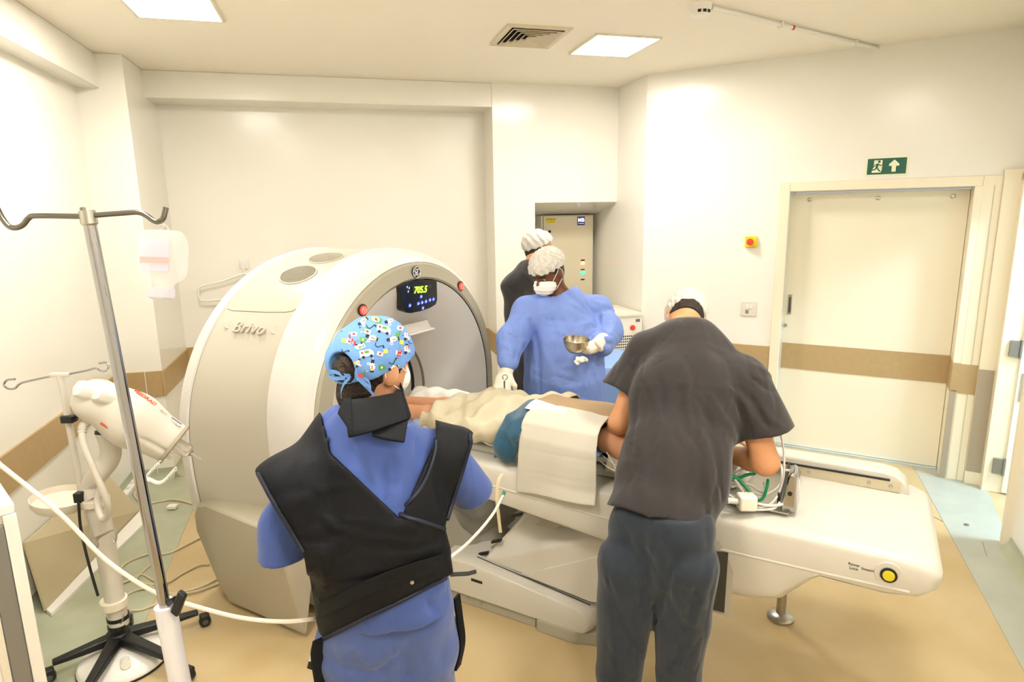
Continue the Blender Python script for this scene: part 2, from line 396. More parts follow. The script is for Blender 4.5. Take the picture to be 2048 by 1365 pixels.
MB(GW).box(.55, .59, UW-.024, UW-.014, .0, ZB0).build('corner_guard', mat('corner_guard_vinyl', '#a89c88', .45), fr)
MB(GW).box(.655, .66, UW-.022, UW-.016, 0, 2.1).build('joint_trim', mat('joint_line', '#cfc4a8', .5), fr)
# right wall corner post, door 2 frame and leaf
MB(GW).box(.70, .81, UW-.05, UW-.01, 0, 2.2).build('corner_post', FRAMEM, fr, bevel=.004)
MB(GW).box(.70, .80, UW-.058, UW-.05, .1, ZB1-.02).build('corner_guard', MATS['corner_guard_vinyl'], fr)
fr2 = thing('trim_4', 'cream frame of the open hinged door', 'door frame', G(4.85, .82, 0), -PI/4); tag(fr2, kind='structure')
MB(GW).box(.79, .96, 5.22, 5.32, 0, 2.17).build('frame_post', FRAMEM, fr2, bevel=.004)
MB(GW).box(.79, .96, 4.38, 4.42, 0, 2.17).build('frame_post', FRAMEM, fr2, bevel=.004)
MB(GW).box(.79, .96, 4.38, 5.32, 2.12, 2.18).build('frame_head', FRAMEM, fr2, bevel=.004)
d2 = thing('door_2', 'pale grey hinged door standing open at the right edge', 'door', G(5.2, .9, 0), -PI/4); tag(d2, kind='structure')
DT = lambda a, b, z: G(5.205-.12*a+b*.99, .90+a*.99+.12*b, z)
MB(DT).box(.0, .86, 0, .04, .012, 2.12).build('door_leaf', mat('door_white', '#eceae4', .3), d2, bevel=.003)
MB(DT).box(.02, .86, -.006, .0, ZB0, ZB1).build('guard_band', mat('band_grey', '#a9a092', .45), d2)
for z_ in (1.9, 1.03, .2):
    hg = MB(GW).box(.835, .90, 5.2, 5.218, z_-.055, z_+.055).build('hinge_plate', GREYM, d2, bevel=.002)
    MB().lathe([(0, -.06), (.009, -.06), (.009, .06), (0, .06)], G(5.2, .895, z_), (0, 0, 1), 10).build('hinge_pin', GREYM, hg)
# floor outlet cover near the open door
fo = MB(); fo.lathe([(0, 0), (.016, 0), (.014, .006), (0, .007)], pz(1933, 1051, .003), (0, 0, 1), 14)
tag(fo.build('floor_cap', STEEL, floor))
MB(GW).box(.7, .704, 4.18, 4.36, 0, .0045).build('floor_seam', MATS['seam'], floor)
# ------------------------------------------------------------------ ceiling fixtures
LAMPM = mat('lamp_diffuser', '#fff9f0', .5, emit=LAMP_WATT)
TRIMM = mat('lamp_trim', '#e8dfc8', .5)
def lamp(x0, x1, y0, y1, label):
    t = thing('ceiling_lamp', label, 'ceiling lamp', ((x0+x1)/2, (y0+y1)/2, ZC), 0, 'square ceiling lamp panels')
    mb = MB(); b = .015
    mb.box(x0-b, x1+b, y0-b, y0, ZC-.012, ZC); mb.box(x0-b, x1+b, y1, y1+b, ZC-.012, ZC); mb.box(x0-b, x0, y0, y1, ZC-.012, ZC); mb.box(x1, x1+b, y0, y1, ZC-.012, ZC)
    mb.build('frame', TRIMM, t); MB().box(x0, x1, y0, y1, ZC-.006, ZC-.001).build('diffuser', LAMPM, t)
lamp(1.67, 2.10, 3.98, 4.46, 'glowing square lamp panel beside the ceiling air vent')
lamp(-.97, -.55, 3.70, 4.16, 'glowing square lamp panel at the upper left edge of the ceiling')
lamp(-.85, -.4, 1.3, 1.78, 'glowing square lamp panel behind the camera, left of the middle')
lamp(1.6, 2.05, 1.3, 1.78, 'glowing square lamp panel overhead, right of the middle')
lamp(.4, .85, -.6, -.12, 'glowing square lamp panel behind the camera near the front wall')
day = bpy.data.lights.new('corridor_light', 'AREA'); day.energy = DAY_STRENGTH; day.size = .6; day.color = (.6, .8, 1)
dayo = bpy.data.objects.new('corridor_light', day); COL.objects.link(dayo); dayo.location = G(4.6, 1.9, 2.7)
# air vent
vt = thing('air_vent', 'square ceiling air diffuser with nested louvres', 'air vent', (1.27, 4.12, ZC))
VX0, VX1, VY0, VY1 = 1.06, 1.47, 3.89, 4.36
def frame_ring(x0, x1, y0, y1, wd_, z0, z1, zi=None):
    zi = z0 if zi is None else zi
    mb = MB(); o = [(x0, y0), (x1, y0), (x1, y1), (x0, y1)]; i = [(x0+wd_, y0+wd_), (x1-wd_, y0+wd_), (x1-wd_, y1-wd_), (x0+wd_, y1-wd_)]
    vs = [(*p, z0) for p in o]+[(*p, zi) for p in i]+[(*p, z1) for p in o]+[(*p, zi+(z1-z0)) for p in i]
    fs = []
    for k in range(4):
        n = (k+1) % 4; fs += [(k, n, 4+n, 4+k), (8+k, 12+k, 12+n, 8+n), (k, 8+k, 8+n, n), (4+k, 4+n, 12+n, 12+k)]
    return mb.add(vs, fs)
frame_ring(VX0, VX1, VY0, VY1, .035, ZC-.012, ZC).build('frame', mat('vent_metal', '#d9ceb4', .4), vt)
MB().box(VX0+.03, VX1-.03, VY0+.03, VY1-.03, ZC-.002, ZC-.001).build('duct', mat('duct_dark', '#17170f', .8), vt)
for k in range(5):
    q = .042+.034*k
    frame_ring(VX0+q, VX1-q, VY0+q, VY1-q, .024, ZC-.022, ZC-.018, ZC-.004).build('louvre', MATS['vent_metal'], vt)
for q in ((VX0+.018, VY0+.018), (VX1-.018, VY0+.018), (VX0+.018, VY1-.018), (VX1-.018, VY1-.018)):
    MB().lathe([(0, 0), (.006, 0), (.005, -.003), (0, -.003)], (*q, ZC-.012), (0, 0, 1), 8).build('screw', STEEL, vt)
# smoke detector and conduit
sd = thing('smoke_detector', 'round white smoke detector on the ceiling', 'smoke detector', (2.0, 3.33, ZC))
MB().lathe([(0, 0), (.06, 0), (.06, -.02), (.055, -.03), (.055, -.05), (.04, -.065), (0, -.068)], (2.0, 3.33, ZC), (0, 0, 1), 28).build('housing', WHITE, sd)
for a in (-2.2, -1.7, -1.2):
    c = Vector((2.0+.053*math.cos(a), 3.33+.053*math.sin(a), ZC-.046)); t_ = Vector((-math.sin(a), math.cos(a), 0))
    MB().obox(c, t_*.009, Vector((math.cos(a), math.sin(a), 0))*.006, (0, 0, .007)).build('sensor_slot', BLACK, sd)
cd = thing('electrical_conduit', 'white conduit with a red ring running along the ceiling', 'conduit', (2.6, 3.5, ZC))
CP0, CP1 = Vector((2.062, 3.317, ZC-.018)), Vector((3.83, 3.90, ZC-.018))
MB().tube([CP0, CP1], .0125, 12).build('pipe', WHITE, cd)
for f_ in (.335, .78):
    c = CP0.lerp(CP1, f_); dd = (CP1-CP0).normalized(); sd_ = Vector((-dd.y, dd.x, 0))
    MB().obox(c, dd*.009, sd_*.019, (0, 0, .019)).build('clip', WHITE, cd, bevel=.004)
c = CP0.lerp(CP1, .395); MB().tube([c, c+(CP1-CP0).normalized()*.018], .0135, 12).build('red_ring', mat('red_tape', '#c8352a', .5), cd)
MB().obox(CP1+Vector((.02, .005, 0)), (.045, .012, 0), (-.012, .045, 0), (0, 0, .022)).build('junction_box', WHITE, cd, bevel=.006)
# exit sign
ex = thing('exit_sign', 'green exit sign with running figure and upward arrow', 'sign', G(UW, .02, 2.25), -PI/4)
PHOTO = mat('sign_cream', '#eef0cf', .5); SGREEN = mat('sign_green', '#0f5a45', .4)
MB(GW).box(-.108, .152, UW-.004, UW, 2.188, 2.318).build('backing', PHOTO, ex)
MB(GW).box(-.098, .142, UW-.006, UW-.003, 2.198, 2.308).build('green_field', SGREEN, ex)
ES = lambda a, b, z: G(UW-.0075-b, -.098+a, 2.198+z)
MB(ES).prism([(.03, .012), (.085, .012), (.092, .03), (.092, .098), (.04, .098), (.04, .05), (.03, .03)], 0, .001, 'xz').build('pictogram_door', PHOTO, ex)
rn = MB(lambda a, b, z: G(UW-.0095-b, -.098+a, 2.198+z))
def stroke(mb, pts, wd_):
    for (x0, z0), (x1, z1) in zip(pts[:-1], pts[1:]):
        dx, dz = x1-x0, z1-z0; L = math.hypot(dx, dz); nx, nz = -dz/L*wd_/2, dx/L*wd_/2
        mb.prism([(x0+nx, z0+nz), (x1+nx, z1+nz), (x1-nx, z1-nz), (x0-nx, z0-nz)], 0, .0008, 'xz')
stroke(rn, [(.066, .075), (.058, .048)], .013); stroke(rn, [(.06, .05), (.068, .035), (.082, .02)], .008); stroke(rn, [(.058, .05), (.05, .035), (.03, .03)], .008)
stroke(rn, [(.066, .073), (.052, .068), (.042, .055)], .006); stroke(rn, [(.068, .072), (.08, .06), (.09, .066)], .006)
rn.prism([(.072+.009*math.cos(2*PI*k/12), .088+.009*math.sin(2*PI*k/12)) for k in range(12)], 0, .0008, 'xz')
rn.build('pictogram_runner', SGREEN, ex)
MB(ES).prism([(.152, .015), (.178, .015), (.178, .055), (.196, .055), (.196, .068), (.165, .098), (.134, .068), (.134, .055), (.152, .055)], 0, .001, 'xz').build('arrow', PHOTO, ex)
# emergency stop box and switch
es = thing('emergency_stop', 'yellow box with a red mushroom button on the wall', 'stop button', G(UW, -.861, 1.715), -PI/4)
MB(GW).box(-.905, -.817, UW-.04, UW, 1.672, 1.758).build('box', mat('signal_yellow', '#f2d22a', .4), es, bevel=.005)
MB().lathe([(.0, 0), (.016, 0), (.016, .015), (.026, .02), (.026, .03), (.02, .036), (0, .037)], G(UW-.04, -.861, 1.715), (-S2, -S2, 0), 24).build('mushroom_button', mat('signal_red', '#e5442f', .35), es)
ls = thing('light_switch', 'white wall plate with switch and socket', 'switch', G(UW, -.85, 1.175), -PI/4)
MB(GW).box(-.912, -.79, UW-.01, UW, 1.115, 1.235).build('plate', mat('plate_white', '#e0dbce', .4), ls, bevel=.003)
MB(GW).box(-.875, -.85, UW-.015, UW-.009, 1.175, 1.212).build('rocker', WHITE, ls, bevel=.002)
MB(GW).box(-.845, -.82, UW-.015, UW-.009, 1.175, 1.212).build('rocker', WHITE, ls, bevel=.002)
MB(GW).box(-.875, -.85, UW-.013, UW-.009, 1.135, 1.165).build('socket', mat('socket_grey', '#8a877d', .5), ls)
# ------------------------------------------------------------------ scanner gantry
UC = 2.70; UPZ_ = Vector((0, 0, 1))
def onp(x, y, P, n):
    d = px(x, y, 1)-Vector((0, 0, CAM_H)); P, n = Vector(P), Vector(n); return Vector((0, 0, CAM_H))+d*((P-Vector((0, 0, CAM_H))).dot(n)/d.dot(n))
SHELL = mat('scanner_cover', '#c0baab', .38); FRONT = mat('scanner_front', '#d8d5d0', .3); BEZEL = mat('scanner_bezel', '#a9a392', .32, metal=.15)
DISH = mat('scanner_dish', '#d3d0cd', .35); SEAM = mat('cover_seam', '#7f7b6e', .6); FOOTC = mat('scanner_foot', '#b3ab97', .42)
gt = thing('ct_scanner', 'large round white scanner gantry with grey side covers', 'ct scanner', G(UC, -2.5, 0), -PI/4)
def gring(w, R, zc, z0=.03, pinch=.14, n=64, ns=10):
    P = [(w, UC+R*math.cos(PI*k/n), zc+R*math.sin(PI*k/n)) for k in range(n+1)]
    for k in range(1, ns+1):
        t = k/ns; P.append((w, UC-R*(1-pinch*t*t), zc+(z0-zc)*t))
    for k in range(ns, 0, -1):
        t = k/ns; P.append((w, UC+R*(1-pinch*t*t), zc+(z0-zc)*t))
    return P
bk = MB(GW).rings([gring(-2.95, .87, .85), gring(-2.95, .925, .85), gring(-2.90, .938, .848), gring(-2.875, .936, .848), gring(-2.87, .926, .85)], cap=False)
bk.build('rear_rim', FRONT, gt)
side = MB(GW).rings([gring(-2.87, .924, .852), gring(-2.8, .912, .866), gring(-2.7, .886, .892), gring(-2.6, .860, .918), gring(-2.5, .836, .94), gring(-2.414, .818, .955)], cap=False).build('side_cover', SHELL, gt)
MB(GW).rings([gring(-2.416, .8155, .955), gring(-2.40, .8155, .955)], cap=False).build('cover_gap', DARKM, gt)
MB(GW).rings([gring(-2.408, .826, .953), gring(-2.404, .834, .952), gring(-2.38, .838, .951), gring(-2.32, .838, .95), gring(-2.26, .83, .948), gring(-2.21, .815, .946), gring(-2.175, .795, .943), gring(-2.16, .776, .94)], cap=False).build('front_cover', FRONT, gt)
MB(GW).rings([gring(-2.16, .774, .94), gring(-2.145, .764, .939), gring(-2.13, .700, .935), gring(-2.137, .690, .934)], cap=False).build('bezel_ring', BEZEL, gt)
MB(GW).rings([gring(-2.139, .692, .934), gring(-2.15, .686, .934)], cap=False).build('bezel_gap', DARKM, gt)
# dish: blends from the bezel outline to the round bore
ZBORE = .93
def dring(w, f):
    a = gring(w, .686, .934); n = len(a); out = []
    for (w_, u_, z_) in a:
        ang = math.atan2(z_-ZBORE, u_-UC); c = (UC+.345*math.cos(ang), ZBORE+.345*math.sin(ang))
        out.append((w, u_+(c[0]-u_)*f, z_+(c[1]-z_)*f))
    return out
dish = MB(GW).rings([dring(-2.142, 0), dring(-2.155, .12), dring(-2.19, .35), dring(-2.24, .58), dring(-2.30, .8), dring(-2.35, .93), dring(-2.385, 1)], cap=False).build('front_dish', DISH, gt)
def bring(w, r): return [(w, UC+r*math.cos(2*PI*k/72), ZBORE+r*math.sin(2*PI*k/72)) for k in range(72)]
MB(GW).rings([bring(-2.383, .347), bring(-2.38, .352), bring(-2.40, .338)], cap=False).build('bore_lip', mat('bore_lip_metal', '#8f887a', .3, metal=.5), gt)
for a_, b_, m_ in ((-2.40, -2.46, FRONT), (-2.46, -2.485, BLACK), (-2.485, -2.56, FRONT), (-2.56, -2.58, BLACK), (-2.58, -2.94, FRONT)):
    MB(GW).rings([bring(a_, .338), bring(b_, .336)], cap=False).build('bore_ring' if m_ is FRONT else 'scan_window', m_, gt)
# foot covers
def foot_cover(ui, uo, ub):
    T = lambda a, b, z: G(b, a, z)
    out = [(-2.875, .50), (-2.84, .565), (-2.78, .585), (-2.30, .56), (-2.25, .53), (-2.225, .46), (-2.19, .03), (-2.74, .03), (-2.80, .12), (-2.88, .42)]
    mb = MB(T); c = (-2.5, .3)
    def R(u_at, sc): return [(c[0]+(a-c[0])*sc, (u_at+(ub-u_at)*max(0, (.45-z)/.45)), c[1]+(z-c[1])*sc if z > .1 else z) for a, z in out]
    mb.rings([R(ui, 1.0), R(uo+.03*(1 if ui > uo else -1), 1.0), R(uo+.008*(1 if ui > uo else -1), .985), R(uo, .95)])
    mb.build('foot_cover', FOOTC, gt, bevel=.012, bseg=3)
foot_cover(1.95, 1.745, 1.80); foot_cover(3.45, 3.655, 3.60)
# inner mass so the shell is closed from behind
MB(GW).rings([gring(-2.94, .9, .85), gring(-2.945, .36, .93, .57)], cap=False).build('rear_cover', SHELL, gt)
# emergency buttons, logo
AXW = Vector((S2, -S2, 0))
for (bx, by) in ((724, 621), (920, 573)):
    c = onp(bx, by, G(UC, -2.138, 1.5), AXW)
    MB().lathe([(.0, 0), (.031, 0), (.031, .006), (.026, .008), (0, .008)], c, AXW, 24).build('stop_rim', mat('dark_red_rim', '#3a1512', .4), gt)
    o = MB().lathe([(0, .006), (.024, .006), (.022, .014), (0, .015)], c, AXW, 24).build('stop_button', mat('lit_red', '#e0493a', .35, emit=.35), gt)
    mb = MB(); UU = Vector((S2, S2, 0)); ZZ = Vector((0, 0, 1)); cc = c+AXW*.016
    mb.tube([cc+(UU*math.cos(2*PI*k/16)+ZZ*math.sin(2*PI*k/16))*.015 for k in range(17)], .0016, 6)
    mb.tube([cc+UU*-.008+ZZ*.006, cc+UU*.008+ZZ*.006, cc-ZZ*.009, cc+UU*-.008+ZZ*.006], .0016, 6)
    mb.build('stop_symbol', mat('symbol_pink', '#f6cfc4', .5), o)
lc = onp(832, 545, G(UC, -2.134, 1.66), AXW)
lg = MB().lathe([(0, 0), (.036, 0), (.036, .004), (0, .005)], lc, AXW, 32).build('logo_badge', mat('logo_black', '#15171a', .3), gt)
mb = MB(); UU = Vector((S2, S2, 0)); ZZ = Vector((0, 0, 1)); cc = lc+AXW*.006
mb.tube([cc+(UU*math.cos(2*PI*k/32)+ZZ*math.sin(2*PI*k/32))*.031 for k in range(33)], .0018, 6)
def sq(pts, r=.0017): mb.tube(spline([cc+UU*a+ZZ*b for a, b in pts], 5), r, 6)
sq([(-.001, .012), (-.008, .019), (-.015, .012), (-.008, .002), (-.016, -.005), (-.013, -.015), (-.004, -.012), (-.006, -.002)])
sq([(.016, .010), (.010, .018), (.003, .012), (.007, .003), (.002, -.004), (.006, -.016), (.014, -.014), (.017, -.007)])
sq([(-.006, -.002), (.004, .002), (.012, .003)], .0014); sq([(-.02, .004), (-.012, .006)], .0014)
for a in (0.5, 1.6, 2.6, 3.7, 4.8, 5.8):
    mb.tube([cc+(UU*math.cos(a)+ZZ*math.sin(a))*.027, cc+(UU*math.cos(a+.35)+ZZ*math.sin(a+.35))*.024], .0012, 5)
mb.build('logo_script', mat('logo_white', '#eeeeee', .4), lg)
# control panel
pT, pB = Vector(G(2.70, -2.122, 1.612)), Vector(G(2.70, -2.158, 1.43)); pU = (pT-pB).normalized(); pN = Vector((S2, S2, 0)).cross(pU).normalized()
def onpan(x, y): return onp(x, y, pT, pN)
outl = [(797, 574), (812, 566), (835, 562), (858, 561), (873, 562), (874, 600), (871, 609), (860, 616), (840, 623), (820, 627), (811, 626), (806, 619)]
pc = [onpan(*q) for q in outl]
cp = MB().rings([[p-pN*.10 for p in pc], [p-pN*.004 for p in pc], [p+pN*.004+(pT.lerp(pB, .5)-p)*.02 for p in pc]]).build('control_panel', mat('panel_black', '#16191c', .22), gt)
def panbox(x0, y0, x1, y1, h, m_, nm, hh=.003):
    ps = [onpan(x0, y0), onpan(x1, y0), onpan(x1, y1), onpan(x0, y1)]
    return MB().rings([[p+pN*h for p in ps], [p+pN*(h+hh) for p in ps]]).build(nm, m_, cp)
panbox(823, 574, 852, 587, .004, mat('lcd_dark', '#1f2a18', .3), 'display_window')
text_mesh('display_digits', '705.5', .052, onpan(839, 579.5)+pN*.009, (onpan(852, 577)-onpan(823, 580)), pU, mat('lcd_green', '#b6f03a', .4, emit=1.0), cp, bold=.001)
BLUE = mat('button_blue', '#4a5cff', .4, emit=.8)
for q in ((840.5, 593), (818, 611), (835, 607), (842.5, 605), (850, 603), (858, 600), (865, 598.5), (844, 616)):
    c = onpan(*q)+pN*.005
    bt = MB().lathe([(0, 0), (.0105, 0), (.009, .003), (0, .003)], c, pN, 14).build('panel_button', BLUE, cp)
    MB().tube([c+pN*.004-pU*.004, c+pN*.004+pU*.004], .002, 6).build('button_symbol', mat('symbol_white', '#f4f4ff', .4, emit=.5), bt)
for q in ((813, 574), (817, 576), (815, 583)):
    c = onpan(*q)+pN*.005; MB().obox(c, pU*.005, Vector((S2, S2, 0))*.002, pN*.001).build('indicator', MATS['symbol_white'], cp)
MB().lathe([(0, 0), (.008, 0), (.007, .002), (0, .002)], onpan(859, 573)+pN*.004, pN, 12).build('indicator', mat('ind_grey', '#3c4148', .4), cp)
# breathing light ledge
ledge = MB(); cu, cz, cw = 2.70, 1.335, -2.235
prof = [(0, -.02), (.03, -.03), (.052, -.026), (.058, -.018), (.05, -.012), (.03, -.012), (.012, .012), (.004, .03), (0, .032)]
ledge.rings([[G(cu+s_*.20, cw+a, cz+b) for a, b in prof] for s_ in (-1, -.9, 0, .9, 1)]); ledge.build('front_ledge', FRONT, gt, bevel=.003)
# vents on the side cover
bv = bvh_of(side)
def hitpx(x, y, tree=None):
    o = Vector((0, 0, CAM_H)); d = (px(x, y, 1)-o).normalized(); h = (tree or bv).ray_cast(o, d)
    return (h[0], h[1] if h[1].dot(d) < 0 else -h[1]) if h[0] is not None else (None, None)
for q in ((596, 549), (652, 516)):
    c, n_ = hitpx(*q)
    if c is None: continue
    a1 = Vector((S2, -S2, 0)); a1 = (a1-n_*a1.dot(n_)).normalized(); a2 = n_.cross(a1)
    E1, E2 = .098, .078
    def sp_(x_, y_, h_):
        q_ = c+a1*x_+a2*y_; r_ = bv.ray_cast(q_+n_*.15, -n_); return (r_[0] if r_[0] is not None else q_)+n_*h_
    el = lambda f, h: [sp_(E1*f*math.cos(2*PI*k/40), E2*f*math.sin(2*PI*k/40), h) for k in range(40)]
    vp = MB().rings([el(1.08, .0), el(1.08, .002), el(.9, .0015), el(.5, .0015), el(.05, .0015)]).build('vent_grille', mat('grille_back', '#57544a', .6), gt)
    MB().rings([el(1.1, -.002), el(1.08, .006), el(1.0, .006), el(.99, .001)], cap=False).build('grille_rim', SHELL, vp)
    mb = MB()
    for k in range(-9, 10):
        x_ = k/10*E1; L = E2*math.sqrt(max(0, 1-(x_/E1)**2))*.96
        mb.tube([sp_(x_, L*j/4, .003) for j in range(-4, 5)], .0021, 5)
    mb.build('grille_bars', SHELL, vp)
# hatch seam, embossed name, round plugs
sp = [hitpx(*q) for q in ((449, 613), (455, 618), (464, 622), (490, 623), (530, 625), (570, 625), (585, 623), (593, 618), (599, 612))]
sp = [a+b*.0005 for a, b in sp if a is not None]
MB().tube(sp, .002, 6).build('hatch_seam', SEAM, gt)
for q in ((457, 650), (550, 660)):
    c, n_ = hitpx(*q); MB().lathe([(0, -.002), (.024, -.002), (.024, .003), (.02, .004), (0, .004)], c, n_, 24).build('cover_plug', SHELL, gt)
c, n_ = hitpx(500, 659); r_ = (hitpx(520, 661)[0]-hitpx(480, 657)[0])
text_mesh('embossed_name', 'Brivo', .095, c+n_*.006, r_, r_.cross(n_)*-1, mat('emboss', '#bdb6a5', .45), gt, depth=.005)
# ------------------------------------------------------------------ patient table
TAB = mat('table_cover', '#cfcbc0', .34); TABG = mat('table_grey', '#a9a492', .5)
tb = thing('patient_table', 'white scanner table on a slanted pedestal with a yellow alignment button', 'scanner table', G(UC, -1.0, 0), -PI/4)
prof = [(-1.72, .79), (-1.74, .73), (-1.70, .655), (-.92, .566), (-.60, .49), (-.45, .468), (-.30, .475), (-.20, .508), (-.10, .62), (-.06, .652), (.15, .645), (.24, .66), (.285, .70), (.295, .75), (.275, .78), (.23, .796), (.17, .803), (-1.66, .82)]
def table_ring(u_, ins, zl=0):
    c = (-.75, .69); out = []
    for a, z in prof:
        s_ = 1-ins/.9; zz = 1-ins/.16
        out.append((c[0]+(a-c[0])*s_, u_, c[1]+(z-c[1])*zz))
    return out
tbm = MB(GW).rings([table_ring(2.335, .05), table_ring(2.342, .022), table_ring(2.365, .004), table_ring(2.40, 0), table_ring(3.0, 0), table_ring(3.035, .004), table_ring(3.058, .022), table_ring(3.065, .05)])
body = tbm.build('table_body', TAB, tb, bevel=.012, bseg=3)
# moulded line along the near side, lower skirt
MB().tube([G(2.337, w_, z_) for w_, z_ in ((-1.5, .72), (-1.1, .70), (-.7, .678), (-.4, .672), (-.05, .675), (.2, .68))], .006, 8).build('side_moulding', TAB, tb)
# far rail with screws
rp = [(-.60, .79), (-.60, .888), (.11, .888), (.16, .878), (.195, .85), (.212, .79)]
MB(GW).rings([[(a, 2.90, z) for a, z in rp], [(a, 3.0, z) for a, z in rp]]).build('side_rail', TAB, tb, bevel=.012)
MB(GW).box(-.58, .175, 2.893, 2.902, .806, .85).build('rail_channel', mat('rail_alu', '#cdc3a8', .4, metal=.4), tb)
MB(GW).box(-.58, .135, 2.890, 2.903, .85, .857).build('rail_slot', DARKM, tb)
for w_ in (-.17, .06, .14):
    MB().lathe([(0, 0), (.008, 0), (.007, .003), (0, .003)], G(2.892, w_, .828), (-S2, -S2, 0), 12).build('screw', STEEL, tb)
# yellow alignment button and caption
bc = Vector(G(2.337, .135, .728)); nU = Vector((-S2, -S2, 0))
MB().lathe([(0, 0), (.045, 0), (.043, .004), (.028, .005), (0, .005)], bc, nU, 28).build('button_recess', TAB, tb)
MB().lathe([(0, .003), (.026, .003), (.026, .011), (.02, .012), (0, .012)], bc, nU, 28).build('button_collar', BLACK, tb)
MB().lathe([(0, .010), (.019, .010), (.018, .016), (0, .017)], bc, nU, 28).build('alignment_button', mat('button_yellow', '#d8c92c', .4), tb)
text_mesh('button_caption', 'Power', .014, Vector(G(2.334, .03, .735)), (S2, -S2, 0), (0, 0, 1), DARKM, tb, .0005)
text_mesh('button_caption', 'Lock', .014, Vector(G(2.334, .03, .72)), (S2, -S2, 0), (0, 0, 1), DARKM, tb, .0005)
text_mesh('button_caption', 'Stopping', .013, Vector(G(2.334, .075, .728)), (S2, -S2, 0), (0, 0, 1), DARKM, tb, .0005)
# cradle
crp = [(-.235, .885), (-.24, .905), (-.20, .893), (-.1, .872), (0, .866), (.1, .872), (.2, .893), (.24, .905), (.235, .885), (.19, .86), (.1, .845), (0, .84), (-.1, .845), (-.19, .86)]
MB(GW).rings([[(w_, UC+a*f, z) for a, z in crp] for w_, f in ((-2.75, .8), (-2.7, .95), (-2.6, 1), (-.42, 1), (-.40, .98))]).build('cradle', mat('cradle_grey', '#c9c9c4', .4), tb)
MB(GW).box(-1.70, -.38, 2.46, 2.94, .815, .85).build('cradle_bed', TAB, tb, bevel=.01)
# pedestal and base
ped = [(-1.60, .24), (-1.33, .60), (-.72, .58), (-.80, .30), (-.93, .20)]
pm = MB(GW); A_, B_, C_, D_, E_ = ped
pm.add([(A_[0], 2.44, A_[1]), (-1.05, 2.44, .50), (C_[0], 2.44, C_[1]), (D_[0], 2.44, D_[1]), (E_[0], 2.44, E_[1]), (B_[0], 2.60, B_[1]), (-.9, 2.60, .60)]+[(a, 2.96, z) for a, z in ped],
       [(0, 1, 2, 3, 4), (0, 5, 6, 1), (1, 6, 2), (7, 11, 10, 9, 8), (0, 7, 8, 5), (5, 8, 9, 6), (6, 9, 2), (2, 9, 10, 3), (3, 10, 11, 4), (4, 11, 7, 0)])
pm.build('pedestal_cover', TAB, tb, bevel=.018, bseg=3)
MB().tube([G(2.43, w_, z_) for w_, z_ in ((-1.62, .262), (-1.5, .247), (-1.2, .212), (-1.0, .188))], .0022, 6).build('base_seam', DARKM, tb)
MB().rings([[G(2.50+.4*(z_-.43), w_, z_) for w_, z_ in ((-1.33, .47), (-1.27, .51), (-1.17, .51), (-1.23, .47))], [G(2.497+.4*(z_-.43), w_, z_+.001) for w_, z_ in ((-1.33, .47), (-1.27, .51), (-1.17, .51), (-1.23, .47))]]).build('recess_plate', TABG, tb)
for w_, z_ in ((-1.60, .27), (-1.52, .36), (-1.40, .53)): MB().obox(G(2.46, w_, z_), Vector(G(0, .028, .012)), Vector((0, 0, .007)), AXW.cross(UPZ_)*.008).build('black_hook', BLACK, tb)
MB(GW).rings([[(a, u_, z) for a, z in ((-1.37, .235), (-.97, .44), (-.80, .42), (-.85, .24), (-1.0, .2))] for u_ in (2.432, 2.5)]).build('pedestal_panel', TAB, tb, bevel=.004)
bs = [(-1.80, .06), (-1.80, .25), (-1.62, .262), (-1.55, .25), (-1.02, .185), (-.985, .16), (-.972, .12), (-.98, .08), (-1.0, .06)]
def bring2(u_, f): return [(-1.4+(a+1.4)*(1-f*.5), u_, .06+(z-.06)*(1-f)) for a, z in bs]
MB(GW).rings([bring2(2.38, .2), bring2(2.385, .1), bring2(2.41, .02), bring2(2.45, 0), bring2(2.95, 0), bring2(2.99, .02), bring2(3.02, .2)]).build('base_cover', TAB, tb, bevel=.012, bseg=3)
MB(GW).box(-2.1, -1.27, 2.395, 3.0, 0, .062).build('base_plinth', TABG, tb, bevel=.004)
MB(GW).prism([(-1.27, 2.40), (-1.25, 2.375), (-1.05, 2.375), (-1.03, 2.39), (-.96, 2.41), (-.95, 2.98), (-1.25, 3.0)], 0, .062, 'xy').build('base_plinth', TABG, tb, bevel=.004)
for w_ in (-1.66, -1.58):
    MB().lathe([(0, 0), (.009, 0), (.008, .003), (0, .003)], G(2.395, w_, .035), (-S2, -S2, 0), 12).build('screw', STEEL, tb)
MB(GW).box(-1.625, -1.56, 2.377, 2.385, .155, .168).build('black_strip', BLACK, tb)
# grey cloth bellows between pedestal and scanner
def bell(s_, t):
    w_ = -2.12+.62*s_; u_ = 2.40+.58*t; k = math.sin(PI*min(1, max(0, t*1.25+.0)))**.5 if t < .8 else .6
    z = .03+(.46-.30*s_)*min(1, t*4+.02)+.03*math.sin(13*s_+8*t)*min(1, t*5)+.016*math.sin(29*s_-17*t)*min(1, t*5)
    return G(u_, w_, z)
MB().grid(bell, 46, 40).build('bellows', mat('bellows_cloth', '#8f8a7c', .7, bump=.3, bscale=40), tb, solid=.004)
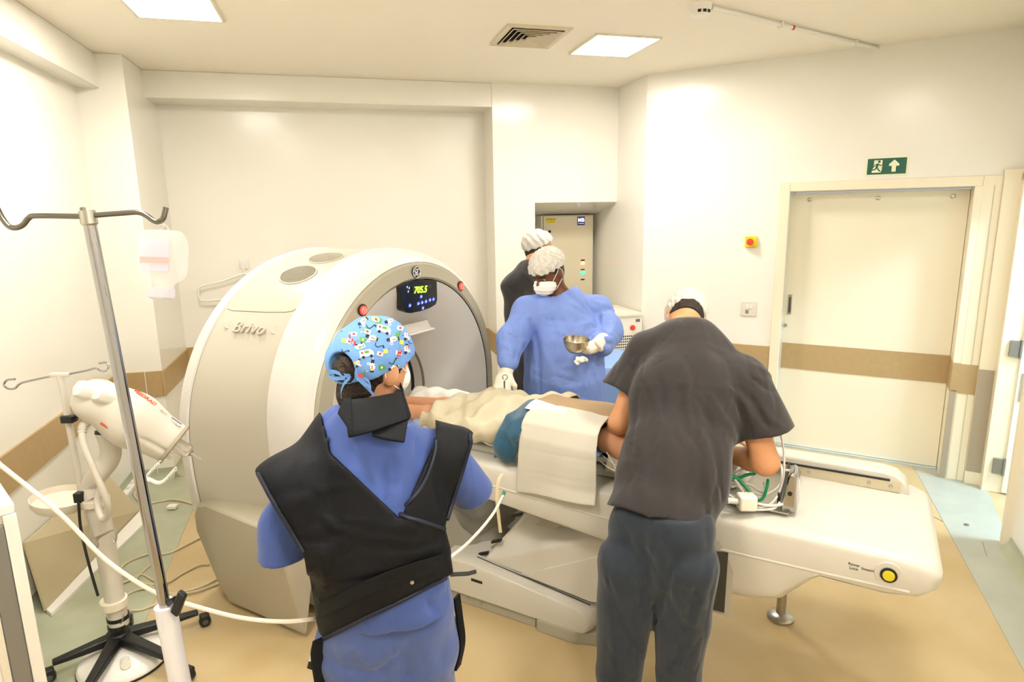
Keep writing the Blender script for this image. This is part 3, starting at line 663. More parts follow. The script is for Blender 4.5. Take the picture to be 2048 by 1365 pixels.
# cable tray end: chrome bracket, hollow
MB(GW).box(-.42, -.20, 2.44, 2.89, .822, .828).build('tray_plate', STEEL, tb)
MB(GW).rings([[(-.235+a, u_, z) for a, z in ((0, .825), (.02, .97), (.035, .985), (.05, .97), (.06, .825))] for u_ in (2.46, 2.57)]).build('chrome_bracket', CHROME, tb, bevel=.008)
MB().lathe([(0, 0), (.009, 0), (.008, .003), (0, .003)], G(2.459, -.203, .90), (-S2, -S2, 0), 12).build('bracket_knob', BLACK, tb)
MB(GW).box(-.250, -.244, 2.50, 2.86, .80, .875).build('tray_gap_shade', mat('gap_shade', '#35352f', .5), tb)  # dark plate standing in for the shaded gap between bracket and tray
# steel foot post under the far side
fc = Vector(G(3.03, -.25, 0))
ft = MB(); ft.lathe([(0, .0), (.062, 0), (.062, .012), (.05, .026), (.022, .032), (.022, .50), (0, .50)], fc, (0, 0, 1), 28); ft.build('steel_foot', STEEL, tb)
# ------------------------------------------------------------------ people
def hz(v): v = Vector(v); v.z = 0; return v.normalized()
FH = hz(CF); RH = Vector((FH.y, -FH.x, 0)); UPV = Vector((0, 0, 1))
SKIN_L = mat('skin_tan', '#d79a6c', .5, var=.08, vscale=20, bump=.05, bscale=200)
SKIN_D = mat('skin_brown', '#6b4128', .45, var=.1, vscale=20, bump=.05, bscale=200)
SKIN_W = mat('skin_warm', '#d09873', .5, var=.08, vscale=20)
SCRUB_G = mat('scrub_charcoal', '#302c2c', .85, var=.12, vscale=6, bump=.15, bscale=260, sheen=.2)
SCRUB_N = mat('scrub_slate', '#262f3b', .85, var=.14, vscale=5, bump=.15, bscale=260, sheen=.2)
SCRUB_B = mat('scrub_blue', '#445ca2', .85, var=.14, vscale=6, bump=.15, bscale=260, sheen=.2)
LEAD = mat('lead_apron_black', '#07090d', .6, spec=.3, var=.3, vscale=5, bump=.12, bscale=200, col2='#090e18')
HAIR = mat('dark_hair', '#2a1c14', .55, bump=.9, bscale=90)
NET = mat('hair_net', '#d9d5cb', .8, var=.22, vscale=45, bump=.6, bscale=120)
def fold_bump(m_, scale, strength, dist=.02, stretch=(1, 1, .45)):
    nt = m_.node_tree; b = nt.nodes['Principled BSDF']; tc = nt.nodes.new('ShaderNodeTexCoord'); mp = nt.nodes.new('ShaderNodeMapping'); mp.inputs['Scale'].default_value = stretch
    n = nt.nodes.new('ShaderNodeTexNoise'); n.inputs['Scale'].default_value = scale; n.inputs['Detail'].default_value = .8; n.inputs['Distortion'].default_value = .8
    rp = nt.nodes.new('ShaderNodeMath'); rp.operation = 'PINGPONG'; rp.inputs[1].default_value = .5
    ml = nt.nodes.new('ShaderNodeMath'); ml.operation = 'MULTIPLY'; ml.inputs[1].default_value = 1.6
    bp = nt.nodes.new('ShaderNodeBump'); bp.inputs['Strength'].default_value = strength; bp.inputs['Distance'].default_value = dist
    nt.links.new(tc.outputs['Object'], mp.inputs[0]); nt.links.new(mp.outputs[0], n.inputs['Vector']); nt.links.new(n.outputs['Fac'], ml.inputs[0]); nt.links.new(ml.outputs[0], rp.inputs[0]); nt.links.new(rp.outputs[0], bp.inputs['Height'])
    old = b.inputs['Normal'].links[0].from_socket if b.inputs['Normal'].links else None
    if old: nt.links.new(old, bp.inputs['Normal'])
    nt.links.new(bp.outputs[0], b.inputs['Normal'])
for m_ in (SCRUB_G, SCRUB_N, SCRUB_B): fold_bump(m_, 6.5, .45, .03)
GOWN = mat('gown_blue', '#7690d6', .7, var=.07, vscale=9, bump=.15, bscale=120)
fold_bump(GOWN, 8, .6, .03, (1, 1, .8))
GLOVE = mat('latex_glove', '#ece3d2', .5, bump=.15, bscale=90)
MASKM = mat('face_mask', '#f1efea', .8, bump=.1, bscale=150)
SHOE = mat('white_clog', '#d8d5cc', .5)
def hand_pts(wrist, d, n, thumb_side, curl=.9, size=1.0, spread=.12):
    """finger chains: d towards the fingers, n out of the back of the hand, thumb_side +1/-1"""
    d, n = Vector(d).normalized(), Vector(n); n = (n-d*n.dot(d)).normalized(); s_ = d.cross(n)*thumb_side; w = Vector(wrist); ch = []
    for k, (off, L) in enumerate(((.033, .072), (.011, .080), (-.011, .075), (-.032, .058))):
        base = w+(d*.088+s_*off)*size; a = 0; p = base; c = [w+(d*.03+s_*off*.6)*size, base]
        dirv = (d+s_*(off*spread*10)).normalized()
        for j, f in enumerate((.45, .32, .23)):
            a += curl*(.55, .75, .55)[j]; v = dirv*math.cos(a)-n*math.sin(a); p = p+v*L*f*size; c.append(p)
        ch.append(c)
    b = w+(d*.028+s_*.022)*size; t1 = b+(d*.035+s_*.032-n*.012)*size; t2 = t1+(d*.03+s_*.006-n*.018*(1+curl))*size; t3 = t2+(d*.02-s_*.006-n*.014*(1+curl))*size
    return ch, [b, t1, t2, t3], s_, n
def add_hand(S, wrist, d, n, side, curl=.9, size=1.0, fat=0):
    ch, th, s_, n = hand_pts(wrist, d, n, side, curl, size); dv = Vector(d).normalized()
    w = Vector(wrist); S.cone(w, w+dv*.055*size, .027*size+fat, .040*size+fat, .015, (n, 1.7)); S.cone(w+dv*.05*size, w+dv*.088*size, .042*size+fat, .040*size+fat, .012, (n, 2.1))
    for c in ch: S.chain(c, [.0088*size+fat, .0088*size+fat, .0082*size+fat, .0076*size+fat, .0068*size+fat], .0025)
    S.chain(th, [.013*size+fat, .0115*size+fat, .0095*size+fat, .008*size+fat], .008)
def bbox_of(pts, pad):
    a = np.array([tuple(p) for p in pts]); return a.min(0)-pad, a.max(0)+pad
# ============ person bending over the patient, seen from behind (charcoal scrubs)
mn = thing('person', 'person in charcoal scrubs and hair net bending over the patient, seen from behind', 'person', (1.10, 2.0, 0))
fM = hz(FH*.95+RH*.25); rM = Vector((fM.y, -fM.x, 0))
pel = px(1312, 1075, 2.34); wai = px(1345, 950, 2.42); che = px(1375, 800, 2.52); uch = px(1380, 715, 2.6); nek = px(1368, 668, 2.68)
shL = px(1296, 700, 2.70); shR = px(1487, 768, 2.48); elL = px(1240, 845, 2.70); wrL = px(1226, 873, 2.88); elR = px(1531, 925, 2.44); wrR = px(1440, 905, 2.72)
hd = px(1372, 628, 2.80); hax = (hd-nek).normalized(); hfw = hz(FH)*.75-UPV*.65; hfw = (hfw-hax*hfw.dot(hax)).normalized(); hsd = hfw.cross(hax)
lo, hi = bbox_of([pel, shL, shR, elR, wrL, hd, elL], .17)
S = SDF(lo, hi, .0065)
S.chain([pel, wai, che, uch], [.09, .12, .15, .12], .06, (fM, 1.5)); S.cone(shL, shR, .07, .07, .05)
S.cone(uch, nek, .09, .062, .04); S.cone(nek, hd, .062, .07, .03)
S.ell(hd, (hsd, hfw, hax), (.076, .096, .112), .02); S.ell(hd+hfw*.05-hax*.06, (hsd, hfw, hax), (.05, .05, .055), .03)
for s_ in (-1, 1): S.ell(hd+hsd*.078*s_-hax*.015-hfw*.005, (hsd, hfw, hax), (.012, .022, .033), .006)
S.cone(shL, elL, .055, .046, .03); S.chain([elL, elL.lerp(wrL, .3), wrL], [.045, .044, .03], .02)
S.cone(shR, elR, .058, .050, .03); S.chain([elR, elR.lerp(wrR, .3), wrR], [.050, .046, .03], .02)
add_hand(S, wrL, (px(1203, 880, 2.95)-wrL), UPV*.7+RH*.4, 1, .55); add_hand(S, wrR, wrR-elR, UPV, -1, .8)
S.build('body', SKIN_L, mn, smooth_it=2)
# scrub top
S = SDF(*bbox_of([pel, shL, shR, px(1560, 880, 2.4), px(1225, 780, 2.7), nek], .16), .008)
S.chain([px(1310, 1130, 2.33), pel, wai, che, uch], [.188, .186, .194, .208, .165], .08, (fM, 1.55))
S.cone(px(1310, 705, 2.66), px(1480, 765, 2.5), .095, .10, .08, (fM, 1.2)); S.cone(uch, nek, .13, .085, .06)
S.smin(S.pl(S.dcone(shL, px(1228, 815, 2.70), .085, .098), px(1238, 780, 2.70), px(1233, 800, 2.70)-shL-UPV*.05), .035)
S.smin(S.pl(S.dcone(shR, px(1558, 925, 2.44), .10, .115), px(1533, 868, 2.45), px(1545, 905, 2.44)-shR+UPV*-.08), .04)
hA, hB = px(1212, 1008, 2.2), px(1432, 1068, 2.2); S.cut(hA, ((hB-hA).cross(hA-Vector((0, 0, CAM_H))).normalized())*(-1 if (hB-hA).cross(hA-Vector((0, 0, CAM_H))).z > 0 else 1)); S.cut(nek+(nek-uch).normalized()*.012+UPV*.0, (nek-uch)+fM*.02)
for a, b, c_, wd_, dp in (((1395, 800), (1425, 870), (1445, 1000), .016, -.013), ((1420, 790), (1470, 880), (1480, 960), .014, .012), ((1340, 860), (1320, 960), (1300, 1030), .022, .010), ((1290, 720), (1275, 800), (1265, 900), .012, -.012), ((1500, 790), (1520, 830), (1535, 855), .010, -.012),
                          ((1470, 800), (1495, 860), (1490, 900), .012, -.014), ((1400, 860), (1415, 960), (1420, 1040), .016, .010), ((1365, 780), (1372, 900), (1360, 1030), .03, -.007), ((1455, 770), (1490, 810), (1505, 850), .010, .009)):
    S.pcrease([a, b, c_], wd_, dp)
S.waves(.003, (rM.x*38, rM.y*38, 6), 1.2); S.rcreases(22, (1260, 760, 1480, 1030), 150, 85, 22, .013, .007, 5); S.rcreases(10, (1470, 740, 1560, 860), 80, 60, 30, .010, .008, 6); S.rcreases(6, (1225, 690, 1280, 790), 70, 100, 25, .010, .007, 7)
S.build('scrub_top', SCRUB_G, mn, smooth_it=1)
# trousers
hL, hR = px(1258, 1130, 2.38), px(1372, 1130, 2.30); kL, kR = px(1238, 1345, 2.46), px(1358, 1345, 2.42); aL, aR = Vector((kL.x-.01, kL.y-.02, .09)), Vector((kR.x-.0, kR.y-.02, .09))
S = SDF(*bbox_of([hL, hR, kL, kR, aL+Vector((0, 0, -.02)), aR, pel], .16), .010)
S.cone(px(1300, 1060, 2.38), px(1345, 1062, 2.32), .155, .155, .05, (fM, 1.2)); S.cone(px(1295, 1130, 2.40), px(1352, 1130, 2.33), .142, .142, .05, (fM, 1.15))
S.chain([hL, kL, aL-Vector((0, 0, .1))], [.12, .086, .084], .012); S.chain([hR, kR, aR-Vector((0, 0, .1))], [.12, .084, .082], .012)
S.cut((0, 0, .045), (0, 0, -1)); S.cut(px(1322, 1020, 2.3), UPV)
S.pcrease([(1352, 1100), (1330, 1180), (1312, 1245)], .016, -.025)
for q in (((1215, 1150), (1240, 1240), (1290, 1330), .014, -.012), ((1350, 1090), (1330, 1160), (1318, 1230), .014, .012), ((1390, 1180), (1370, 1270), (1340, 1340), .016, -.012), ((1260, 1080), (1250, 1200), (1255, 1300), .03, -.008)):
    S.pcrease(q[:3], q[3], q[4])
S.waves(.003, (rM.x*30, rM.y*30, 9), 1.5); S.rcreases(26, (1205, 1080, 1415, 1360), 150, 80, 30, .016, .008, 8); S.build('scrub_trousers', SCRUB_N, mn, smooth_it=1)
for a in (aL, aR):
    S = SDF(*bbox_of([a, a+fM*.2, a-UPV*.08], .09), .008); S.cone(a+UPV*-.04-fM*.03, a+fM*.15-UPV*.05, .045, .04, .02, (UPV, 1.0)); S.ell(a+UPV*-.02, (rM, fM, UPV), (.045, .06, .05), .02); S.cut((0, 0, .004), (0, 0, -1)); S.build('shoe', SHOE, mn)
# hair and net
S = SDF(*bbox_of([hd], .16), .005)
S.ell(hd-hfw*.004, (hsd, hfw, hax), (.081, .100, .115), 0); S.cut(hd-hax*.07-hfw*.09, -hax*1+hfw*-.0); S.cut(hd+hfw*.045-hax*.02, hfw-hax*.5)
S.build('hair', HAIR, mn)
S = SDF(*bbox_of([hd], .17), .004)
S.ell(hd+hax*.012, (hsd, hfw, hax), (.092, .110, .117), 0); S.cut(hd-hax*.030-hfw*.1, -hax*.97-hfw*.2)
ang = np.arctan2((S.X-hd.x)*hfw.x+(S.Y-hd.y)*hfw.y+(S.Z-hd.z)*hfw.z, (S.X-hd.x)*hsd.x+(S.Y-hd.y)*hsd.y+(S.Z-hd.z)*hsd.z)
S.F = S.F-.0022*np.sin(ang*17+2*np.sin(ang*5))-.0015*np.sin(S.X*170+S.Z*120)
S.build('hair_net', NET, mn, smooth_it=1)
# ============ person in the lead apron with the printed cap
wm = thing('person', 'person in blue scrubs, black lead apron and printed surgical cap, seen from behind', 'person', (.12, 1.78, 0))
fW = hz(FH*.92+RH*.38); rW = Vector((fW.y, -fW.x, 0))
hdW = px(750, 722, 1.80); hfW = hz(FH*.72+RH*.7); hsW = Vector((hfW.y, -hfW.x, 0)); haW = UPV
haW = (UPV+hfW*.12).normalized(); hfW = (hfW-haW*hfW.dot(haW)).normalized(); hsW = hfW.cross(haW)
nkW = px(752, 830, 1.79)
t0, t1, t2, t3 = px(735, 915, 1.80), px(745, 1020, 1.80), px(757, 1120, 1.83), px(775, 1235, 1.87)
sL, sR = px(606, 960, 1.76), px(880, 910, 1.86)
S = SDF(*bbox_of([hdW, sL, sR, t3, px(560, 1120, 1.7)], .15), .0065)
S.chain([t3, t2, t1, t0], [.12, .11, .12, .12], .06, (fW, 1.3)); S.cone(sL, sR, .06, .06, .05); S.cone(t0, nkW, .08, .052, .05); S.cone(nkW, hdW, .050, .055, .03)
S.ell(hdW, (hsW, hfW, haW), (.074, .095, .112), .02); S.ell(hdW+hfW*.05-haW*.06, (hsW, hfW, haW), (.048, .05, .055), .03)
S.ell(hdW+hfW*.103-haW*.03, (hsW, hfW, haW), (.012, .015, .02), .015)
for s_ in (-1, 1):
    ec = hdW+hsW*.082*s_-haW*.024-hfW*.004
    S.ell(ec, (hsW+hfW*-.5*s_, hfW, haW), (.013, .022, .036), .004); S.ell(ec-haW*.024, (hsW, hfW, haW), (.009, .012, .014), .006)
eL, eR = px(566, 1085, 1.82), px(946, 985, 1.98)
S.cone(sL, eL, .05, .042, .03); S.cone(eL, px(640, 1085, 2.05), .042, .03, .02); S.cone(sR, eR, .05, .042, .03); S.cone(eR, px(900, 960, 2.2), .042, .03, .02)
add_hand(S, px(640, 1085, 2.05), px(640, 1085, 2.05)-eL, UPV, 1, .6); add_hand(S, px(900, 960, 2.2), px(900, 960, 2.2)-eR, UPV, -1, .6)
S.build('body', SKIN_W, wm, smooth_it=2)
def torsoW(S):
    S.chain([px(782, 1290, 1.9), t3, t2, t1, t0], [.19, .198, .192, .186, .178], .08, (fW, 1.5))
    S.cone(px(650, 935, 1.78), px(848, 905, 1.84), .075, .07, .07, (fW, 1.1)); S.cone(t0, nkW, .12, .072, .06)
# blue scrub shirt
S = SDF(*bbox_of([nkW, sL, sR, t3, px(548, 1125, 1.7), px(955, 980, 1.95)], .16), .008)
torsoW(S)
S.cone(sL+fW*.04, px(572, 1060, 1.80), .070, .066, .05); S.smin(S.pl(S.dcone(px(570, 1050, 1.80), px(556, 1145, 1.81), .068, .064), px(560, 1120, 1.80), -UPV-fW*.1), .03); S.smin(S.pl(S.dcone(sR, px(945, 985, 1.98), .07, .066), px(948, 992, 1.98), px(945, 985, 1.98)-sR-UPV*.03), .03)
S.cut(nkW+UPV*.0, nkW-t0); S.cut(px(790, 1272, 1.7), -UPV+rW*.15)
for q in (((765, 900), (768, 960), (770, 1015), .010, -.016), ((790, 890), (800, 950), (796, 1010), .014, .012), ((735, 930), (752, 970), (768, 1012), .010, .012), ((705, 900), (730, 950), (760, 990), .016, -.010), ((830, 880), (835, 930), (815, 990), .014, -.010),
          ((850, 1200), (865, 1220), (872, 1228), .010, -.010), ((760, 1210), (735, 1240), (720, 1262), .012, -.010)):
    S.pcrease(q[:3], q[3], q[4])
S.waves(.002, (rW.x*40, rW.y*40, 12), 1.2); S.rcreases(14, (690, 890, 850, 1000), 90, 80, 30, .010, .007, 11); S.rcreases(10, (640, 1180, 900, 1260), 80, 100, 50, .012, .007, 12); S.rcreases(6, (530, 1010, 590, 1110), 70, 95, 15, .010, .006, 13)
S.build('scrub_shirt', SCRUB_B, wm, smooth_it=2)
# trousers
hL, hR = px(712, 1290, 1.93), px(842, 1285, 1.97); kL, kR = Vector((hL.x, hL.y+.02, .46)), Vector((hR.x, hR.y+.02, .46)); aL, aR = Vector((hL.x+.01, hL.y, .08)), Vector((hR.x-.01, hR.y, .08))
S = SDF(*bbox_of([hL, hR, aL-UPV*.03, aR, t3], .16), .010)
S.cone(px(745, 1225, 1.88), px(808, 1222, 1.9), .15, .15, .05, (fW, 1.05)); S.cone(px(735, 1290, 1.92), px(822, 1286, 1.95), .145, .145, .05)
S.chain([hL, kL, aL-UPV*.1], [.118, .098, .09], .04); S.chain([hR, kR, aR-UPV*.1], [.118, .098, .09], .04)
S.cut((0, 0, .045), (0, 0, -1)); S.cut(px(770, 1175, 1.8), UPV)
S.pcrease([(812, 1290), (814, 1330), (815, 1362)], .016, -.03); S.pcrease([(660, 1330), (740, 1345), (800, 1310)], .014, -.010); S.waves(.003, (rW.x*30, rW.y*30, 10), 1.5); S.rcreases(14, (650, 1270, 910, 1360), 110, 60, 50, .014, .007, 14)
S.build('scrub_trousers', mat('scrub_faded_blue', '#4c619f', .85, var=.12, vscale=6, bump=.15, bscale=260, sheen=.2), wm, smooth_it=2); fold_bump(MATS['scrub_faded_blue'], 6.5, .4, .03)
for a in (aL, aR):
    S = SDF(*bbox_of([a, a+fW*.2, a-UPV*.08], .09), .008); S.cone(a-UPV*.04-fW*.03, a+fW*.13-UPV*.05, .042, .037, .02); S.ell(a-UPV*.02, (rW, fW, UPV), (.042, .055, .05), .02); S.cut((0, 0, .004), (0, 0, -1)); S.build('shoe', SHOE, wm)
# lead apron: a vest over the shirt, wide stiff shoulders, crossed at the back
def plane_cut(S, pa, pb, keep):      # vertical-ish plane through two picture points, along the body's forward axis
    a, b = px(*pa, 1.68), px(*pb, 1.68); n = (b-a).cross(a-Vector((0, 0, CAM_H))).normalized()
    if n.dot(px(*keep, 1.68)-a) > 0: n = -n
    return (S.X-a.x)*n.x+(S.Y-a.y)*n.y+(S.Z-a.z)*n.z
S = SDF(*bbox_of([nkW, px(500, 960, 1.65), px(960, 880, 1.9), px(620, 1290, 1.8), px(900, 1250, 1.9)], .17), .007)
torsoW(S); S.F = S.F-.013
S.cone(px(672, 925, 1.78), px(556, 982, 1.70), .085, .075, .05, (fW, 1.2)); S.cone(px(585, 985, 1.72), px(630, 1085, 1.74), .10, .10, .06, (fW, 1.25))
S.cone(px(838, 902, 1.82), px(912, 908, 1.84), .088, .084, .05, (fW, 1.25)); S.cone(px(885, 940, 1.85), px(868, 1040, 1.86), .095, .085, .05, (fW, 1.25))
for q in (((640, 1030), (700, 1070), (800, 1080), .016, .007), ((660, 1130), (620, 1160), (635, 1190), .012, -.02), ((640, 1095), (650, 1150), (637, 1200), .010, .012), ((690, 1080), (790, 1100), (890, 1085), .014, -.007), ((640, 1205), (740, 1180), (880, 1130), .010, .008), ((650, 1175), (750, 1160), (880, 1110), .012, -.007), ((690, 1040), (800, 1050), (890, 1055), .014, .006)):
    S.pcrease(q[:3], q[3], q[4])
S.rcreases(12, (640, 1050, 880, 1180), 170, -12, 14, .013, .006, 15); S.rcreases(6, (560, 950, 660, 1060), 120, -35, 20, .016, .005, 16)
S.F = np.maximum(S.F, np.minimum(plane_cut(S, (512, 948), (606, 1112), (700, 1000)), plane_cut(S, (606, 1100), (640, 1320), (750, 1100))))   # left edge: wing, then side
S.F = np.maximum(S.F, np.minimum(plane_cut(S, (946, 868), (890, 1055), (800, 1000)), plane_cut(S, (890, 1055), (914, 1145), (800, 1100))))
S.F = np.maximum(S.F, plane_cut(S, (615, 1300), (918, 1142), (750, 1000)))          # slanting hem
# V at the back: cut where the blue shirt shows
v1, v2, v3 = plane_cut(S, (660, 892), (800, 1024), (800, 900)), plane_cut(S, (862, 880), (798, 1022), (700, 900)), plane_cut(S, (862, 840), (866, 900), (700, 900))
V = np.maximum(np.maximum(v1, v2), v3); v4 = plane_cut(S, (674, 915), (660, 860), (800, 860)); V = np.maximum(V, v4)
S.F = np.maximum(S.F, -(V-.012)+0)
inner = SDF.__new__(SDF); inner.__dict__ = dict(S.__dict__)
S.build('lead_apron', LEAD, wm, smooth_it=2)
# edge piping of the V and of the wings, hip belt, hanging straps
def onback(x, y, d=1.66): return px(x, y, d)
apr = bpy.data.objects[[o.name for o in wm.children if o.name.startswith('lead_apron')][0]]; bva = bvh_of(apr)
def wrap(pts, lift=.002):
    out = []
    for q in pts:
        h, n_ = hitpx(*q, bva)
        if h is not None: out.append(h+n_*lift)
    return out
NAVY = mat('apron_piping', '#10182c', .5)
for pts in ([(655, 880), (668, 908), (695, 938), (735, 972), (778, 1008), (806, 1032)], [(868, 862), (872, 890), (862, 930), (842, 975), (806, 1026), (840, 1042), (888, 1058)], [(517, 948), (545, 1000), (575, 1050), (607, 1104)], [(940, 870), (938, 900), (918, 960), (893, 1040)], [(630, 1288), (720, 1242), (800, 1203), (910, 1146)]):
    w_ = wrap(spline([(a, b, 0) for a, b in pts], 6) and [(p.x, p.y) for p in spline([(a, b, 0) for a, b in pts], 6)])
    if len(w_) > 2: MB().tube(w_, .006, 6).build('edge_piping', NAVY, wm)
bl = wrap([(640+ (905-640)*k/20, 1222-(1222-1118)*k/20-10*math.sin(PI*k/20)) for k in range(21)], .003)
if len(bl) > 3:
    MB().rings([[p+UPV*.022, p+UPV*.022-fW*.004, p-UPV*.022-fW*.004, p-UPV*.022] for p in bl]).build('belt', LEAD, wm, bevel=.002)
h, n_ = hitpx(824, 1165, bva)
if h is not None: MB().lathe([(0, 0), (.007, 0), (.005, .004), (0, .005)], h, n_, 12).build('snap_stud', STEEL, wm)
st = spline([px(632, 1285, 1.80), px(628, 1320, 1.80), px(640, 1400, 1.84), px(650, 1480, 1.9)], 6)
MB().rings([[p+rW*.03+fW*.06, p-rW*.005, p-rW*.012, p+rW*.02+fW*.06] for p in st]).build('front_panel_edge', LEAD, wm)
st = spline([px(912, 1195, 1.93), px(918, 1240, 1.94), px(923, 1290, 1.95), px(914, 1338, 1.95)], 6)
MB().rings([[p+fW*.02+rW*.004, p-fW*.012+rW*.004, p-fW*.012-rW*.004, p+fW*.02-rW*.004] for p in st]).build('strap', LEAD, wm)
MB().tube([px(900, 1150, 1.86), px(936, 1148, 1.87), px(952, 1144, 1.88)], .006, 6).build('buckle_tab', BLACK, wm)
# thyroid collar
S = SDF(*bbox_of([nkW], .2), .005)
cb, ct = nkW-UPV*.045, nkW+UPV*.055
S.cone(cb, ct, .108, .082, 0); S.F = np.maximum(S.F, -(S.dcone(cb-UPV*.1, ct+UPV*.1, .094, .068)))
S.cut(px(740, 790, 1.72), UPV*.95-fW*.1); S.cut(px(745, 862, 1.70), -UPV)
S.build('thyroid_collar', LEAD, wm)
def flap(cor, bulge, name):
    a, b, c, d = [px(x, y, dd) for x, y, dd in cor]
    def fn(s_, t):
        p = a.lerp(b, s_).lerp(d.lerp(c, s_), t); return p-fW*(bulge*math.sin(PI*s_))
    MB().grid(fn, 12, 5).build(name, LEAD, wm, solid=.012, bevel=.003)
flap(((742, 858, 1.655), (816, 842, 1.675), (809, 886, 1.645), (744, 872, 1.635)), .006, 'collar_flap')
flap(((688, 800, 1.67), (802, 784, 1.71), (816, 840, 1.675), (697, 876, 1.625)), .022, 'collar_flap')
flap(((688, 800, 1.67), (704, 796, 1.665), (706, 872, 1.622), (676, 828, 1.655)), .0, 'collar_flap')
# mask
S = SDF(*bbox_of([hdW+hfW*.06-haW*.05], .12), .005)
S.ell(hdW+hfW*.062-haW*.052, (hsW, hfW, haW), (.052, .054, .052), 0); S.F = np.maximum(S.F, -(S.F+.008)); S.cut(hdW+hfW*.045, -hfW)
S.build('face_mask', MASKM, wm)
ec = hdW+hsW*.083
MB().tube(spline([hdW+hfW*.075+hsW*.055-haW*.03, ec-haW*.0+hfW*.02, ec+haW*.012-hfW*.006, ec-haW*.03-hfW*.02, ec-haW*.065+hfW*.02, hdW+hfW*.07+hsW*.05-haW*.085], 5), .0016, 6).build('mask_loop', MASKM, wm)
# hair and bun
S = SDF(*bbox_of([hdW], .2), .005)
S.ell(hdW-hfW*.008, (hsW, hfW, haW), (.081, .100, .112), 0); S.ell(hdW-hfW*.07-haW*.09, (hsW, hfW, haW), (.05, .04, .05), .03)
S.cut(hdW+hfW*.04-haW*.02, hfW*1-haW*.3)
S.F = S.F-.003*np.sin((S.X*hsW.x+S.Y*hsW.y)*160+S.Z*60)
for s_ in (-1, 1): S.sub(S.dell(hdW+hsW*.09*s_-haW*.022+hfW*.005, (hsW, hfW, haW), (.040, .026, .040)), .008)
S.build('hair', HAIR, wm)
bun = px(692, 738, 1.70)
S = SDF(*bbox_of([bun], .07), .004); S.ell(bun, (hsW, hfW, haW), (.032, .034, .038), 0); S.F = S.F-.003*np.sin(S.X*180+S.Z*140)-.002*np.sin(S.Y*260); S.build('hair_bun', HAIR, wm)
mb = MB()
for k in range(9):
    a = random.uniform(0, 6.28); p = bun+Vector((math.cos(a)*.02, 0, math.sin(a)*.03)); q = p+(-RH*random.uniform(.01, .03))+UPV*random.uniform(-.03, .03)
    mb.tube(spline([p, q, q+UPV*-.02+RH*.012], 4), .0009, 4)
mb.build('loose_strands', HAIR, wm)
# printed cap
S = SDF(*bbox_of([hdW], .2), .004)
cc = hdW+haW*.018-hfW*.004
S.ell(cc, (hsW, hfW, haW), (.096, .122, .112), 0); S.ell(cc-hfW*.06-haW*.02, (hsW, hfW, haW), (.080, .075, .072), .04)
S.cut(hdW-haW*.022-hfW*.02, -haW*.93+hfW*.30); S.sub(S.dell(px(688, 735, 1.70), (hsW, hfW, haW), (.04, .05, .042)), .006)
S.F = S.F-.0016*np.sin(S.X*75+S.Z*55)-.0012*np.sin(S.Y*110-S.Z*70)
CAPM = mat('cap_cotton', '#6f9fe0', .85, var=.1, vscale=20, bump=.15, bscale=200)
capo = S.build('surgical_cap', CAPM, wm, smooth_it=1)
bvc = bvh_of(capo)
prints = {k: MB() for k in ('white', 'black', 'red', 'green', 'yellow')}
PCOL = {'white': '#f4f2ec', 'black': '#23262c', 'red': '#d8343a', 'green': '#5a9a3c', 'yellow': '#efd04e'}
def decal(x, y, poly, colr, rot=0, sc=1.0, lift=.001):
    """poly in picture units around (x, y), laid on the cap"""
    c, s_ = math.cos(rot), math.sin(rot); P = []
    n = len(poly); dense = []
    for i in range(n):
        a, b = poly[i], poly[(i+1) % n]
        for k in range(2): dense.append((a[0]+(b[0]-a[0])*k/2, a[1]+(b[1]-a[1])*k/2))
    cx_ = sum(p[0] for p in dense)/len(dense); cy_ = sum(p[1] for p in dense)/len(dense)
    for a, b in dense+[(cx_, cy_)]:
        h, n_ = hitpx(x+(a*c-b*s_)*sc, y+(a*s_+b*c)*sc, bvc)
        if h is None: return
        P.append(h+n_*lift)
    m_ = len(dense); prints[colr].add(P, [(i, (i+1) % m_, m_) for i in range(m_)])
rect = lambda x0, y0, x1, y1: [(x0, y0), (x1, y0), (x1, y1), (x0, y1)]
disc = lambda x, y, r, n=8: [(x+r*math.cos(2*PI*k/n), y+r*math.sin(2*PI*k/n)) for k in range(n)]
def ambulance(x, y, rot, sc=1.0):
    decal(x, y, [(-14, -6), (8, -6), (14, 0), (14, 7), (-14, 7)], 'white', rot, sc); decal(x, y, rect(-4, -4, 5, 1), 'green', rot, sc, .0016)
    decal(x, y, disc(-8, 8, 3.2), 'black', rot, sc, .0018); decal(x, y, disc(8, 8, 3.2), 'black', rot, sc, .0018); decal(x, y, disc(-9, -1, 2.4), 'red', rot, sc, .0018)
def figure(x, y, rot, sc=1.0):
    decal(x, y, disc(0, -11, 3), 'yellow', rot, sc); decal(x, y, [(-4, -14), (4, -14), (3.5, -11), (-3.5, -11)], 'black', rot, sc, .0017)
    decal(x, y, [(-3, -8), (3, -8), (5, 4), (-5, 4)], 'white', rot, sc); decal(x, y, rect(-7, -7, -3, 0), 'white', rot+.3, sc); decal(x, y, rect(-.8, -7, .8, 0), 'red', rot, sc, .0017)
    decal(x, y, rect(-4, 4, -1, 11), 'black', rot, sc); decal(x, y, rect(1, 4, 4, 11), 'black', rot+.2, sc); decal(x, y, rect(5, 0, 10, 5), 'white', rot, sc); decal(x, y, disc(7.5, 2.5, 1.3, 6), 'red', rot, sc, .0017)
